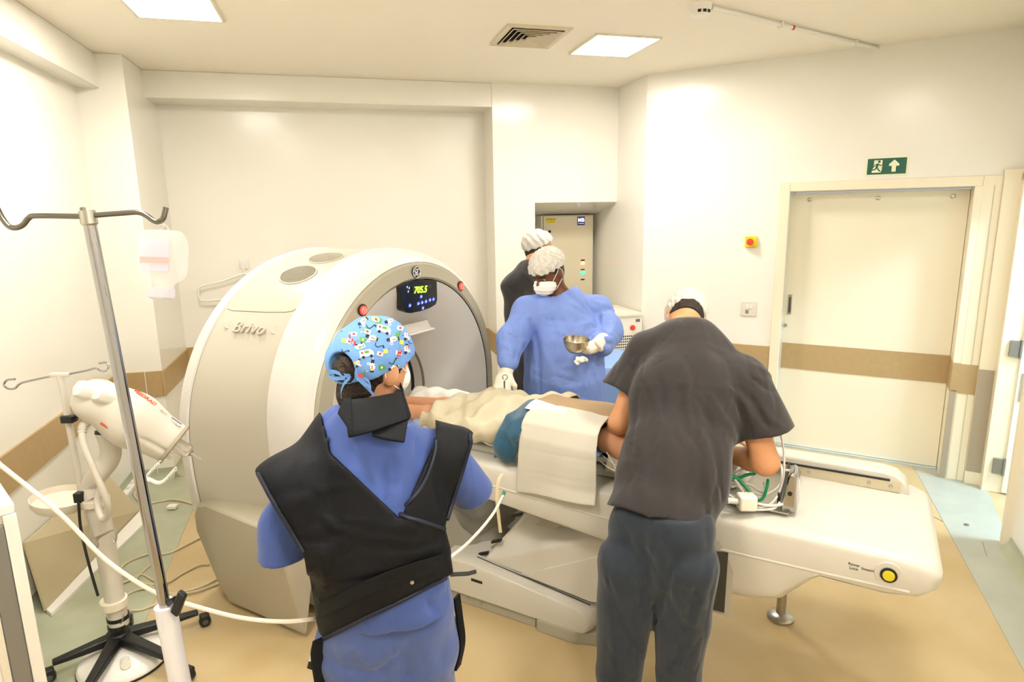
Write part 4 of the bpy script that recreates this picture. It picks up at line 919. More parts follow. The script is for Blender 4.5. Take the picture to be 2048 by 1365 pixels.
def steth(x, y, rot, sc=1.0):
    pts = [(-8, 0), (-6, 5), (0, 6), (4, 1), (8, -4), (10, -1)]
    for a, b in zip(pts[:-1], pts[1:]):
        dx, dy = b[0]-a[0], b[1]-a[1]; L = math.hypot(dx, dy); nx, ny = -dy/L*.8, dx/L*.8
        decal(x, y, [(a[0]+nx, a[1]+ny), (b[0]+nx, b[1]+ny), (b[0]-nx, b[1]-ny), (a[0]-nx, a[1]-ny)], 'black', rot, sc)
    decal(x, y, disc(10, -1, 2), 'black', rot, sc)
for q in ((768, 658, .25), (733, 706, -.2), (720, 694, 2.8, .7)): ambulance(*q)
for q in ((742, 676, 1.9), (784, 680, 1.4), (744, 731, 3.2), (725, 645, .9, .9), (779, 643, 1.2, .9), (812, 673, .2, .8), (812, 700, .1, .8), (785, 737, 1.1, .8), (716, 728, .3, .7)): figure(*q)
for q in ((741, 652, .2), (758, 690, .6), (785, 722, -.3), (690, 701, .4, .8), (822, 684, .8, .8), (810, 650, .5, .8)): steth(*q)
for x, y, r in ((726, 680, .3), (763, 735, 0), (757, 641, .2)):
    decal(x, y, [(-7, -3), (0, -6), (7, -3), (6, 5), (-5, 6)], 'green', r); decal(x, y, rect(-2, -1, 2, 1), 'white', r, 1, .0016); decal(x, y, rect(-.7, -3, .7, 3), 'white', r, 1, .0017)
for x, y, r in ((708, 669, .1), (760, 708, .2), (699, 684, .3), (752, 640, .2), (797, 706, .1), (735, 664, .4), (800, 657, .2)): decal(x, y, rect(-6, -4, 6, 4), 'white', r); decal(x, y, rect(-2.5, -2, 2.5, 2), 'red', r, 1, .0016)
for x, y, r in ((771, 703, -.2), (803, 685, .2), (688, 682, .2), (711, 728, .1), (747, 639, .3), (700, 741, .2)): decal(x, y, rect(-4, -4, 4, 4), 'yellow', r)
for x, y, r in ((704, 684, .3), (709, 688, .3), (796, 708, .2), (801, 707, .2), (699, 676, .2)): decal(x, y, rect(-1.6, -6, 1.6, 5), 'red', r)
for x, y, r in ((792, 670, .4), (798, 668, .4), (730, 662, .6), (729, 746, .5)): decal(x, y, rect(-1.7, -6, 1.7, 6), 'green', r)
for k in range(40):
    x, y = random.uniform(672, 826), random.uniform(640, 752); decal(x, y, disc(0, 0, random.uniform(.9, 1.7), 6), random.choice(['red', 'white', 'black', 'white', 'yellow']), 0, 1, .0012)
for k, mb in prints.items():
    if mb.v: tag(mb.build('cap_print', mat('print_'+k, PCOL[k], .85), capo, smooth=False), 'small %s medical motifs printed on the cap' % k, kind='stuff')
# ties
TIE = [[(705, 752, 1.69), (690, 752, 1.67), (668, 744, 1.67), (657, 748, 1.67), (664, 757, 1.67), (690, 757, 1.67)], [(700, 756, 1.67), (688, 768, 1.665), (682, 785, 1.67), (683, 797, 1.67)], [(712, 755, 1.675), (728, 770, 1.67), (740, 782, 1.68), (752, 797, 1.69)], [(712, 752, 1.675), (735, 762, 1.675), (742, 776, 1.68), (736, 772, 1.67), (720, 760, 1.67)]]
for t in TIE:
    s_ = spline([px(*q) for q in t], 6); MB().rings([[p+UPV*.005-FH*.001, p-UPV*.005-FH*.001, p-UPV*.005+FH*.001, p+UPV*.005+FH*.001] for p in s_]).build('cap_tie', CAPM, wm)
MB().obox(px(722, 752, 1.665), RH*.007-UPV*.003, UPV*.004, FH*.0012).build('red_tag', mat('tag_red', '#d8433c', .7), wm)
# ============ person in the blue surgical gown, across the table
gm = thing('person', 'person in a blue surgical gown and white mask holding a steel bowl', 'person', tuple(pz(1128, 905, 0)*0+Vector((1.30, 3.62, 0))))
fG = hz(-FH*.86-RH*.5); rG = Vector((fG.y, -fG.x, 0))       # rG: his right hand side (towards the left of the picture)
hdG = px(1097, 543, 3.62); hfG = (hz(-FH*.72-RH*.72)*.84-UPV*.5).normalized(); haG = (UPV-hfG*UPV.dot(hfG)).normalized(); hsG = hfG.cross(haG)
nkG = px(1118, 592, 3.68); uG = px(1124, 625, 3.68); cG = px(1125, 690, 3.66); wG = px(1128, 760, 3.66); pG = px(1130, 830, 3.68)
sRG, sLG = px(1054, 622, 3.66), px(1194, 619, 3.74); eRG, eLG = px(1024, 680, 3.56), px(1218, 662, 3.62); wRG, wLG = px(1014, 741, 3.46), px(1196, 688, 3.42)
S = SDF(*bbox_of([hdG, pG, eRG, eLG, wRG, wLG], .17), .0075)
S.chain([pG, wG, cG, uG], [.13, .13, .14, .12], .06, (fG, 1.4)); S.cone(sRG, sLG, .06, .06, .05); S.cone(uG, nkG, .085, .058, .05); S.cone(nkG, hdG, .056, .062, .03)
S.ell(hdG, (hsG, hfG, haG), (.076, .098, .112), .02); S.ell(hdG+hfG*.052-haG*.062, (hsG, hfG, haG), (.05, .05, .055), .03)
S.ell(hdG+hfG*.108-haG*.022, (hsG, hfG, haG), (.013, .018, .024), .015); S.ell(hdG+hfG*.09+haG*.022, (hsG, hfG, haG), (.055, .012, .010), .014)
for s_ in (-1, 1):
    S.ell(hdG+hsG*.079*s_-haG*.015-hfG*.002, (hsG, hfG, haG), (.012, .022, .034), .005); S.sub(S.dell(hdG+hfG*.098+hsG*.033*s_+haG*.004, (hsG, hfG, haG), (.017, .010, .009)), .008)
S.chain([sRG, eRG, wRG], [.055, .045, .03], .03); S.chain([sLG, eLG, wLG], [.055, .045, .03], .03)
S.build('body', SKIN_D, gm, smooth_it=1)
for s_ in (-1, 1):
    ey = hdG+hfG*.086+hsG*.033*s_+haG*.003
    MB().lathe([(0, -.010), (.004, -.008), (.0075, 0), (.004, .008), (0, .010)], ey, hsG, 14).build('eye', mat('eye_white', '#b5a89a', .2), gm)
    MB().lathe([(0, -.005), (.0045, -.003), (.005, 0), (.0045, .003), (0, .005)], ey+hfG*.0055-haG*.002, hsG, 10).build('iris', mat('eye_dark', '#1a110c', .15), gm)
    MB().tube(spline([hdG+hfG*.100+hsG*.014*s_+haG*.022, hdG+hfG*.097+hsG*.034*s_+haG*.027, hdG+hfG*.082+hsG*.052*s_+haG*.020], 4), .0045, 6).build('eyebrow', HAIR, gm)
S = SDF(*bbox_of([hdG], .14), .005); S.ell(hdG-hfG*.006+haG*.004, (hsG, hfG, haG), (.079, .099, .112), 0); S.cut(hdG+hfG*.02-haG*.01, hfG-haG*.7); S.cut(hdG-haG*.06, -haG); S.build('hair', HAIR, gm)
S = SDF(*bbox_of([hdG], .18), .005)
S.ell(hdG+haG*.035-hfG*.008, (hsG, hfG, haG), (.098, .122, .104), 0); S.cut(hdG+haG*.03, -haG+hfG*.12)
dx_ = (S.X-hdG.x)*hsG.x+(S.Y-hdG.y)*hsG.y; dy_ = (S.X-hdG.x)*hfG.x+(S.Y-hdG.y)*hfG.y+(S.Z-hdG.z)*hfG.z
S.F = S.F-.0028*np.sin(np.arctan2(dx_, dy_)*13+3*np.sin(S.Z*60))-.002*np.sin(S.X*150+S.Y*90); S.build('hair_net', NET, gm)
# mask with pleats and loops
S = SDF(*bbox_of([hdG+hfG*.08-haG*.055], .12), .005)
S.ell(hdG+hfG*.060-haG*.052, (hsG, hfG, haG), (.068, .076, .060), 0); S.F = np.maximum(S.F, -(S.F+.009)); S.cut(hdG+hfG*.035, -hfG); S.F = S.F-.0016*np.sin((S.Z)*300); S.build('face_mask', MASKM, gm)
for s_ in (-1, 1):
    ec = hdG+hsG*.084*s_-haG*.012
    MB().tube(spline([hdG+hfG*.06+hsG*.062*s_-haG*.03, ec+hfG*.022+haG*.02, ec+haG*.034-hfG*.006, ec-hfG*.024, ec-haG*.03, hdG+hfG*.05+hsG*.06*s_-haG*.085], 5), .0018, 6).build('mask_loop', MASKM, gm)
# undershirt collar
S = SDF(*bbox_of([nkG], .13), .006); S.cone(uG, nkG-UPV*.03, .115, .085, 0, (fG, 1.1)); S.build('scrub_collar', SCRUB_G, gm)
# gown
base = Vector((pG.x, pG.y, .36))
S = SDF(*bbox_of([nkG, base, sRG, sLG, eRG, eLG, wRG, wLG], .27), .0105)
S.chain([base-UPV*.1, px(1133, 900, 3.75), wG, cG, uG], [.27, .26, .235, .22, .17], .08, (fG, 1.5)); S.cone(uG, nkG-UPV*.02, .16, .10, .06, (fG, 1.15)); S.cone(sRG-UPV*.02, sLG-UPV*.02, .08, .08, .06)
S.chain([sRG, eRG, px(1016, 722, 3.48)], [.08, .078, .062], .05); S.chain([sLG, eLG, px(1206, 690, 3.46)], [.08, .074, .066], .05); S.cone(nkG-UPV*.05, sLG, .075, .07, .05); S.cone(nkG-UPV*.05, sRG, .075, .07, .05)
S.cut(base, -UPV); S.sub(S.dcone(nkG-UPV*.02, nkG+UPV*.2+fG*.03, .082, .13), .012)
rng = random.Random(3)
for q in (((1060, 640), (1075, 700), (1080, 800), .02, -.02), ((1050, 625), (1062, 660), (1050, 700), .014, .014), ((1195, 620), (1200, 680), (1190, 740), .018, -.02), ((1100, 640), (1140, 645), (1180, 640), .016, -.010), ((1105, 660), (1150, 672), (1190, 660), .014, .010), ((1085, 700), (1110, 750), (1100, 800), .016, .012), ((1150, 720), (1160, 780), (1150, 830), .018, -.014),
          ((1020, 650), (1035, 690), (1030, 720), .014, -.014), ((1010, 690), (1030, 700), (1045, 690), .012, .012), ((1012, 712), (1026, 716), (1040, 708), .010, -.012), ((1215, 640), (1225, 665), (1215, 690), .014, .012), ((1200, 660), (1215, 672), (1232, 668), .010, -.012), ((1075, 760), (1120, 775), (1190, 768), .012, .008), ((1180, 700), (1196, 760), (1205, 810), .014, .016), ((1090, 612), (1110, 618), (1140, 612), .010, .008)):
    S.pcrease(q[:3], q[3], q[4])
S.waves(.003, (rG.x*26, rG.y*26, 7), 2.0); S.rcreases(34, (1050, 610, 1210, 800), 60, 75, 60, .011, .010, 21); S.rcreases(14, (1003, 620, 1050, 725), 42, 30, 70, .010, .011, 22); S.rcreases(12, (1190, 590, 1235, 690), 42, 40, 70, .010, .011, 23)
S.build('surgical_gown', GOWN, gm, smooth_it=1)
for w_ in ((1048, 612, 1060, 560, 3.52), (1196, 618, 1150, 566, 3.58)): pass
# gloves
gR_d = px(1003, 778, 3.42)-wRG
S = SDF(*bbox_of([wRG, px(1008, 768, 3.36)], .13), .004); S.cone(wRG+(wRG-Vector(px(1006, 770, 3.36))).normalized()*.06, wRG, .045, .034, .01); add_hand(S, wRG, gR_d, -FH*.9-RH*.2+UPV*.1, -1, .95, 1.15, 0); S.build('glove', GLOVE, gm)
bowlc = px(1152, 690, 3.30)
gL_d = (px(1160, 706, 3.30)-wLG)
S = SDF(*bbox_of([wLG, px(1165, 706, 3.30)], .13), .004); S.cone(wLG-gL_d.normalized()*.05, wLG, .046, .036, .01); add_hand(S, wLG, gL_d, FH*.5-UPV*.8+RH*.2, 1, .5, 1.15, 0); S.build('glove', GLOVE, gm)
# bowl, gauze and instrument are things of their own
bw = thing('steel_bowl', 'small stainless steel bowl held in a gloved hand', 'bowl', bowlc-UPV*.03)
ba = (UPV-FH*.12+RH*.05).normalized()
MB().lathe([(.002, -.040), (.035, -.039), (.052, -.024), (.064, .0), (.069, .028), (.071, .030), (.071, .033), (.067, .030), (.062, .0), (.050, -.021), (.034, -.034), (.002, -.035)], bowlc, ba, 36, cap=False).build('bowl', mat('bowl_steel', '#c4beb0', .22, metal=1), bw)
gz = px(1163, 719, 3.27); S = SDF(*bbox_of([gz], .08), .004); S.ell(gz, (RH, FH, UPV), (.034, .02, .014), 0); S.ell(gz-RH*.02-UPV*.012, (RH, FH, UPV), (.014, .012, .016), .01); S.F = S.F-.003*np.sin(S.X*190+S.Z*160)-.002*np.sin(S.Y*200-S.Z*230)
tag(S.build('gauze', mat('gauze_white', '#f2ece0', .9), None), 'crumpled white gauze held under the steel bowl', 'gauze')
fz = thing('forceps', 'steel forceps held upright in the gloved right hand', 'forceps', px(1008, 800, 3.34))
MB().tube([px(1009, 762, 3.34), px(1009, 802, 3.34)], [.005, .0035], 8).build('shaft', CHROME, fz)
rg = MB(); rc = px(1010, 755, 3.34); rg.tube([rc+(RH*math.cos(2*PI*k/16)+UPV*math.sin(2*PI*k/16))*.013 for k in range(17)], .003, 6); rg.build('finger_ring', CHROME, fz)
# ============ person standing behind, in charcoal scrubs
bm_ = thing('person', 'person in charcoal scrubs and hair net standing behind the gowned person', 'person', (1.40, 4.45, 0))
fB = hz(FH*.75+RH*.6); rB = Vector((fB.y, -fB.x, 0)); hdB = px(1077, 496, 4.55); nkB = px(1068, 528, 4.52); uB = px(1062, 560, 4.5); cB = px(1062, 630, 4.5); wB = px(1066, 720, 4.55); pB_ = px(1070, 800, 4.62)
hfB = hz(FH*.35+RH*.9); haB = UPV; hsB = hfB.cross(haB)
S = SDF(*bbox_of([hdB, pB_, px(1025, 600, 4.5), px(1110, 700, 4.6)], .17), .009)
S.chain([pB_, wB, cB, uB], [.13, .13, .14, .12], .06, (fB, 1.4)); S.cone(uB, nkB, .09, .06, .05); S.cone(nkB, hdB, .058, .065, .03); S.ell(hdB, (hsB, hfB, haB), (.076, .098, .115), .02); S.ell(hdB+hfB*.05-haB*.06, (hsB, hfB, haB), (.05, .05, .055), .03); S.ell(hdB+hfB*.105-haB*.025, (hsB, hfB, haB), (.012, .018, .022), .012)
for s_ in (-1, 1): S.ell(hdB+hsB*.078*s_-haB*.015, (hsB, hfB, haB), (.012, .022, .033), .005)
eB, wrB = px(1040, 680, 4.56), px(1060, 730, 4.75); S.chain([px(1030, 580, 4.52), eB, wrB], [.055, .045, .03], .03); S.chain([px(1095, 580, 4.6), px(1105, 680, 4.7), px(1090, 720, 4.85)], [.055, .045, .03], .03)
S.build('body', SKIN_L, bm_, smooth_it=1)
S = SDF(*bbox_of([nkB, pB_, px(1022, 600, 4.5), px(1110, 650, 4.6)], .17), .0105)
S.chain([pB_-UPV*.05, wB, cB, uB], [.19, .185, .195, .15], .08, (fB, 1.5)); S.cone(uB, nkB, .12, .08, .05); S.cone(px(1030, 570, 4.5), px(1095, 570, 4.58), .085, .085, .06)
S.cone(px(1028, 575, 4.5), px(1036, 665, 4.54), .085, .08, .05); S.cone(px(1098, 575, 4.6), px(1106, 665, 4.68), .085, .08, .05); S.cut(nkB, nkB-uB); S.waves(.005, (rB.x*28, rB.y*28, 8), 2)
S.rcreases(12, (1020, 545, 1070, 690), 60, 80, 40, .014, .012, 24); S.build('scrub_top', SCRUB_G, bm_, smooth_it=1)
S = SDF(*bbox_of([pB_, Vector((pB_.x, pB_.y, .05))], .25), .013); hb = pB_-UPV*.05
S.cone(hb-rB*.05, hb+rB*.05, .15, .15, .04, (fB, 1.2))
for s_ in (-1, 1): S.chain([hb+rB*.09*s_, Vector((hb.x, hb.y, .5))+rB*.1*s_, Vector((hb.x, hb.y, 0))+rB*.1*s_], [.115, .1, .09], .04)
S.cut((0, 0, .05), -UPV); S.waves(.004, (rB.x*28, rB.y*28, 8), 2); S.build('scrub_trousers', SCRUB_G, bm_, smooth_it=1)
for s_ in (-1, 1):
    a = Vector((hb.x, hb.y, .08))+rB*.1*s_; S = SDF(*bbox_of([a, a+fB*.2, a-UPV*.08], .09), .01); S.cone(a-UPV*.04-fB*.03, a+fB*.15-UPV*.05, .045, .04, .02); S.ell(a-UPV*.02, (rB, fB, UPV), (.045, .06, .05), .02); S.cut((0, 0, .004), (0, 0, -1)); S.build('shoe', SHOE, bm_)
S = SDF(*bbox_of([hdB], .14), .006); S.ell(hdB-hfB*.01, (hsB, hfB, haB), (.08, .098, .117), 0); S.cut(hdB+hfB*.0-haB*.01, hfB-haB*.6); S.cut(hdB-haB*.07, -haB); S.build('hair', HAIR, bm_)
S = SDF(*bbox_of([hdB], .18), .006); S.ell(hdB+haB*.03-hfB*.01, (hsB, hfB, haB), (.096, .118, .105), 0); S.cut(hdB+haB*.012-hfB*.02, -haB+hfB*.35); S.F = S.F-.003*np.sin(S.X*120+S.Z*90)-.002*np.sin(S.Y*150-S.Z*70); S.build('hair_net', NET, bm_)
MB().tube(spline([hdB+haB*.012+hsB*.085+hfB*.07, hdB+haB*.0+hsB*.085+hfB*.0, hdB-haB*.06+hsB*.06+hfB*.05], 4), .002, 6).build('mask_loop', MASKM, bm_)
S = SDF(*bbox_of([hdB+hfB*.08-haB*.055], .12), .006); S.ell(hdB+hfB*.060-haB*.052, (hsB, hfB, haB), (.066, .072, .060), 0); S.F = np.maximum(S.F, -(S.F+.010)); S.cut(hdB+hfB*.035, -hfB); S.build('face_mask', MASKM, bm_)
# ------------------------------------------------------------------ patient and drapes on the table
pt = thing('person', 'patient lying on the scanner table under beige drapes, bare legs towards the bore', 'person', G(UC, -1.3, .87), -PI/4)
PG = lambda u, w, z: Vector(G(u, w, z)); AU, AW = Vector((S2, S2, 0)), Vector((S2, -S2, 0))
S = SDF(*bbox_of([PG(2.45, -2.4, .86), PG(2.95, -.5, 1.1), PG(2.95, -2.4, .9), PG(2.45, -.5, .9)], .08), .009)
S.chain([PG(2.70, -1.55, .95), PG(2.70, -1.3, .94), PG(2.69, -1.05, .95), PG(2.68, -.93, .955)], [.14, .13, .14, .13], .08, (UPV, 1.8))
S.cone(PG(2.52, -.93, .98), PG(2.86, -.93, .98), .065, .065, .05); S.cone(PG(2.68, -.9, .99), PG(2.67, -.80, .98), .06, .055, .03)
S.ell(PG(2.66, -.70, .99), (AU, AW, UPV), (.078, .112, .098), .02); S.ell(PG(2.63, -.68, 1.07), (AU, AW, UPV), (.014, .022, .02), .015)
for s_ in (-1, 1):
    S.chain([PG(2.66+.085*s_, -1.58, .925), PG(2.62+.08*s_, -1.98, .93), PG(2.62+.07*s_, -2.30, .915), PG(2.62+.07*s_, -2.36, .915)], [.055, .046, .036, .033], .03)
    S.cone(PG(2.62+.07*s_, -2.36, .92), PG(2.62+.09*s_, -2.39, 1.0), .034, .026, .02)
    S.ell(PG(2.66+.078*s_, -.70, .985), (AU, AW, UPV), (.012, .03, .02), .005)
S.chain([PG(2.50, -.95, .97), PG(2.42, -.78, .95), PG(2.47, -.60, .96), PG(2.50, -.56, .96)], [.055, .048, .034, .03], .025)
add_hand(S, PG(2.50, -.58, .96), AW*.8+AU*.5, UPV, 1, .5); S.chain([PG(2.88, -.95, .97), PG(2.92, -.75, .93), PG(2.90, -.55, .93)], [.05, .045, .03], .025); add_hand(S, PG(2.90, -.56, .93), AW, UPV, -1, .4)
S.build('body', SKIN_W, pt, smooth_it=1)
S = SDF(*bbox_of([PG(2.66, -.70, .99)], .15), .006); S.ell(PG(2.66, -.69, .985), (AU, AW, UPV), (.085, .118, .10), 0); S.cut(PG(2.66, -.72, 1.0), UPV*.8-AW*.6); S.build('hair', HAIR, pt)
BEIGE = mat('drape_beige', '#c8bfa4', .85, var=.08, vscale=9, bump=.12, bscale=220); BEIGE2 = mat('drape_pale', '#cbc6b7', .85, var=.05, vscale=9, bump=.1, bscale=220)
BROWN = mat('drape_brown', '#a48a68', .85, var=.08, vscale=9, bump=.12, bscale=220); TEAL = mat('towel_teal', '#1f5570', .95, var=.2, vscale=30, bump=.6, bscale=180, sheen=.4)
SHEETW = mat('sheet_white', '#efece3', .85, bump=.1, bscale=150); BLUEP = mat('pad_blue', '#9fbce0', .7); BLUED = mat('pad_dark_blue', '#3f66ae', .7)
def cloth(name, label, w0, w1, sec, m_, nu=60, nv=60, fold=lambda s_, t: (0, 0, 0), solid=.004, cat='drape'):
    """sec(s) gives the (u, z) outline across the table at s along w0..w1"""
    def fn(s_, t):
        P = sec(s_); L = [0]
        for a, b in zip(P[:-1], P[1:]): L.append(L[-1]+math.hypot(b[0]-a[0], b[1]-a[1]))
        d = t*L[-1]; i = max(j for j in range(len(L)-1) if L[j] <= d+1e-9); f = (d-L[i])/max(1e-9, L[i+1]-L[i])
        # smooth the polyline by averaging neighbours
        a, b = P[i], P[i+1]; u_, z_ = a[0]+(b[0]-a[0])*f, a[1]+(b[1]-a[1])*f
        fu, fw, fz_ = fold(s_, t); return G(u_+fu, w0+(w1-w0)*s_+fw, z_+fz_)
    o = MB().grid(fn, nu, nv).build(name, m_, None, solid=solid, loc=G(UC, (w0+w1)/2, .9)); tag(o, label, cat)
    md = o.modifiers.new('relax', 'SMOOTH'); md.factor = .5; md.iterations = 4; return o
sn = math.sin
# pale sheet and pad under the patient
cloth('table_pad', 'light blue pad on the scanner table under the patient', -2.05, -.95, lambda s_: [(2.435, .905), (2.46, .918), (2.7, .90), (2.94, .918), (2.96, .905)], BLUEP, 10, 12, solid=.012, cat='pad')
cloth('bed_sheet', 'crumpled white and blue sheet edge beneath the beige drape', -1.95, -1.35, lambda s_: [(2.405+.015*sn(25*s_), .885+.01*sn(31*s_)), (2.43, .93), (2.55, .945), (2.7, .945)], SHEETW, 50, 14, lambda s_, t: (.008*sn(60*s_)*(1-t), 0, .007*sn(47*s_+5*t)), cat='sheet')
cloth('white_sheet', 'white bunched sheet beside the legs in the bore', -2.34, -1.80, lambda s_: [(2.80, .90), (2.84, .93+.02*sn(PI*s_)), (2.9, .945+.02*sn(PI*s_)), (2.95, .93), (2.97, .90)], SHEETW, 40, 20, lambda s_, t: (.006*sn(30*s_+9*t), 0, .008*sn(22*s_-8*t)), cat='sheet')
# beige drape over the hips and thighs
def sec1(s_):
    h = .972+.062*sn(min(1, s_*1.25)*PI/2); k = .03*sn(7*s_)
    return [(2.40-.01*s_, .905), (2.385-.02*s_, .95), (2.40-.01*s_, .99), (2.46, h-.03+k*.3), (2.55, h+.015), (2.68, h+.028), (2.82, h+.01), (2.92, h-.06), (2.965, .95), (2.97, .90)]
cloth('beige_drape', 'beige drape loosely covering the hips and thighs of the patient', -1.93, -1.24, sec1, BEIGE, 70, 70, lambda s_, t: (.010*sn(18*s_+14*t)+.006*sn(41*s_-9*t), .02*sn(9*t)*(1-s_), .016*sn(11*s_+6*t)+.012*sn(26*s_-17*t)+.006*sn(47*s_+21*t)+.012*sn(8*t-15*s_)*max(0, 1-2*t)))
# teal towel band
def sec2(s_):
    return [(2.37, .84), (2.345, .88), (2.335, .93), (2.345, .99), (2.40, 1.045), (2.50, 1.075), (2.62, 1.075), (2.72, 1.06)]
cloth('teal_towel', 'folded teal terry towel laid across the patient', -1.385, -1.265, sec2, TEAL, 24, 60, lambda s_, t: (.010*sn(22*t+5*s_)-.012*sn(PI*s_), .05*sn(3*t)*0-.085*(1-t)**1.5+.02*t, .007*sn(19*t+8*s_)), .014, 'towel')
# far brown drape
def sec4(s_):
    return [(2.47, 1.075), (2.56, 1.092), (2.70, 1.08), (2.84, 1.04), (2.93, .98), (2.975, .93), (2.985, .88)]
cloth('brown_drape', 'brown drape over the far side of the patient', -1.33, -.86, sec4, BROWN, 40, 40, lambda s_, t: (0, 0, -.028*max(0, s_-.2)+.006*sn(9*s_+5*t)))
cloth('brown_drape_edge', 'pale turned-back hem along the brown drape', -1.345, -1.14, lambda s_: [(2.44, 1.082-.01*s_), (2.50-.03*s_, 1.095-.01*s_), (2.56-.06*s_, 1.098-.012*s_)], SHEETW, 16, 8)
# near field drape: a flat pressed cloth hanging down the near side
def sec3(s_):
    e = .05*s_
    return [(2.315-.02*s_, .722+.03*s_), (2.318, .80), (2.325, .90), (2.335, .98), (2.36, 1.045), (2.40, 1.075), (2.46, 1.083), (2.54, 1.088)]
cloth('field_drape', 'flat pressed beige field drape hanging over the near side of the table', -1.31, -.955, sec3, BEIGE2, 44, 70, lambda s_, t: (.0012*(abs(sn(PI*t*5)) < .06)+.004*sn(7*s_+3*t), (.035*s_-.01)*(1-t)*1.0, -.012*s_*t+.003*sn(6*s_)))
# crumpled sheet by the patient's head
cloth('head_sheet', 'crumpled beige sheet around the shoulder of the patient', -.93, -.42, lambda s_: [(2.40, .86), (2.405, .90+.02*sn(9*s_)), (2.46, .925), (2.58, .925), (2.78, .92), (2.95, .91)], BEIGE, 40, 30, lambda s_, t: (.01*sn(23*s_+9*t), 0, .012*sn(31*s_+13*t)*(1-.5*t)+.008*sn(17*t-9*s_)), cat='sheet')

# lead wires over the shoulder of the patient
for k, pts in enumerate((((1213, 905, 2.72), (1225, 925, 2.66), (1236, 945, 2.6), (1250, 960, 2.58)), ((1205, 912, 2.74), (1230, 930, 2.66), (1250, 932, 2.6)), ((1195, 918, 2.74), (1220, 938, 2.68), (1250, 948, 2.62)))):
    p3 = spline([px(*q) for q in pts], 6); tag(MB().tube(p3, .0028, 6).build('lead_wire', MATS.get('cable_white') or mat('cable_white', '#dedbd2', .4), None, loc=p3[0]), ('white lead wire hanging lowest at the shoulder of the patient', 'white lead wire running across the upper arm of the patient', 'white lead wire crossing the middle of the patient shoulder')[k], 'wire', 'lead wires at the shoulder of the patient')
# ------------------------------------------------------------------ injector on its stand
HOOKM = mat('hook_steel', '#77746c', .3, metal=1)
IW = mat('injector_white', '#d6d1c5', .35); IG = mat('injector_grey', '#cfc9bc', .4); TAUPE = mat('taupe_plastic', '#a79d88', .45)
ic = pz(236, 1262, .12); ij = thing('contrast_injector', 'white contrast injector head on a wheeled stand with black five-arm base', 'injector', (ic.x, ic.y, 0))
ctop = Vector((ic.x, ic.y, .86)); ctop = Vector((ic.x+.0, ic.y, 0))+UPV*.86
def dof(p): return (Vector(p)-Vector((0, 0, CAM_H))).dot(CF)
dC = dof((ic.x, ic.y, .5))
cl = [px(238, 1250, dof((ic.x, ic.y, .13))), px(206, 1060, dof((ic.x, ic.y, .6))), px(190, 1000, dof((ic.x, ic.y, .76)))]
MB().tube(cl, [.041, .041, .044], 20).build('column', IW, ij)
arm = spline([cl[-1], px(180, 975, dC-.04), px(196, 950, dC-.05), px(216, 925, dC-.05), px(222, 900, dC-.06), px(211, 862, dC-.06)], 6)
MB().tube(arm, .041, 20).build('curved_arm', IW, ij)
MB().tube([px(212, 868, dC-.06), px(212, 861, dC-.06)], .0425, 20).build('black_ring', BLACK, ij)
for y_, r_ in ((1234, .046), (1251, .042)):
    MB().lathe([(0, -.009), (r_, -.009), (r_, .009), (0, .009)], px(236, y_, dof((ic.x, ic.y, .15))), UPV, 24).build('black_ring', BLACK, ij)
MB().lathe([(.042, -.02), (.056, -.02), (.056, .02), (.042, .02)], px(228, 1206, dof((ic.x, ic.y, .25))), UPV, 24).build('cable_collar', CREAMP, ij, bevel=.003)
MB().lathe([(.040, -.015), (.054, -.015), (.054, .015), (.040, .015)], px(192, 1003, dof((ic.x, ic.y, .76))), UPV, 24).build('top_collar', CREAMP, ij, bevel=.003)
# head
hb_, hm_, he_ = px(198, 800, 2.62), px(264, 840, 2.66), px(342, 886, 2.72); hx = (he_-hb_).normalized(); hn = (-FH); hn = (hn-hx*hn.dot(hx)).normalized(); hu = hn.cross(hx); hu = -hu if hu.z < 0 else hu
S = SDF(*bbox_of([hb_, he_], .19), .006)
S.chain([hb_, hm_, he_], [.088, .112, .092], .05, (hn, 1.2)); S.ell(hb_-hx*.005+hn*.02-hu*.012, (hx, hn, hu), (.075, .075, .072), .04); S.cone(hm_+hu*.045-hx*.08, he_+hu*.03, .05, .042, .03); S.cone(hm_-hu*.05-hx*.06, hm_-hu*.03+hx*.1, .05, .045, .03)
S.cut(he_+hx*.012, hx); S.crease([hm_-hx*.02+hn*.085+hu*.01, he_+hn*.07-hu*.0], .012, -.010)
head = S.build('injector_head', IW, ij, smooth_it=1); bvi = bvh_of(head)
MB().lathe([(.0, 0), (.093, 0), (.095, .012), (.088, .018), (0, .018)], he_+hx*.004-hu*.0, hx, 28).build('head_rim', TAUPE, ij)
for q in ((175, 783), (212, 791)):
    h, n_ = hitpx(*q, bvi); ax = (-FH*.8-hx*.6+UPV*.3).normalized()
    kn = MB(); R_ = .036
    kn.rings([[h+ax*hh+(hx.cross(ax).normalized()*math.cos(2*PI*k/24)+ax.cross(hx.cross(ax).normalized())*math.sin(2*PI*k/24))*R_*f*(1+.05*math.cos(6*2*PI*k/24)) for k in range(24)] for hh, f in ((-.03, .9), (.012, 1.0), (.03, 1.0), (.040, .88), (.044, .65))]); kn.build('knob', WHITE, ij)
rr = [hitpx(x_, y_, bvi) for x_, y_ in ((278, 787), (305, 806), (291, 796), (322, 822), (347, 842), (300, 850))]
if all(a[0] is not None for a in rr[:3]):
    h, n_ = rr[2]; r_ = rr[1][0]-rr[0][0]; text_mesh('maker_name', 'MEDRAD', .026, h+n_*.002, r_, n_.cross(r_), mat('print_orange', '#d2502a', .5), ij, .0005, bold=.0006)
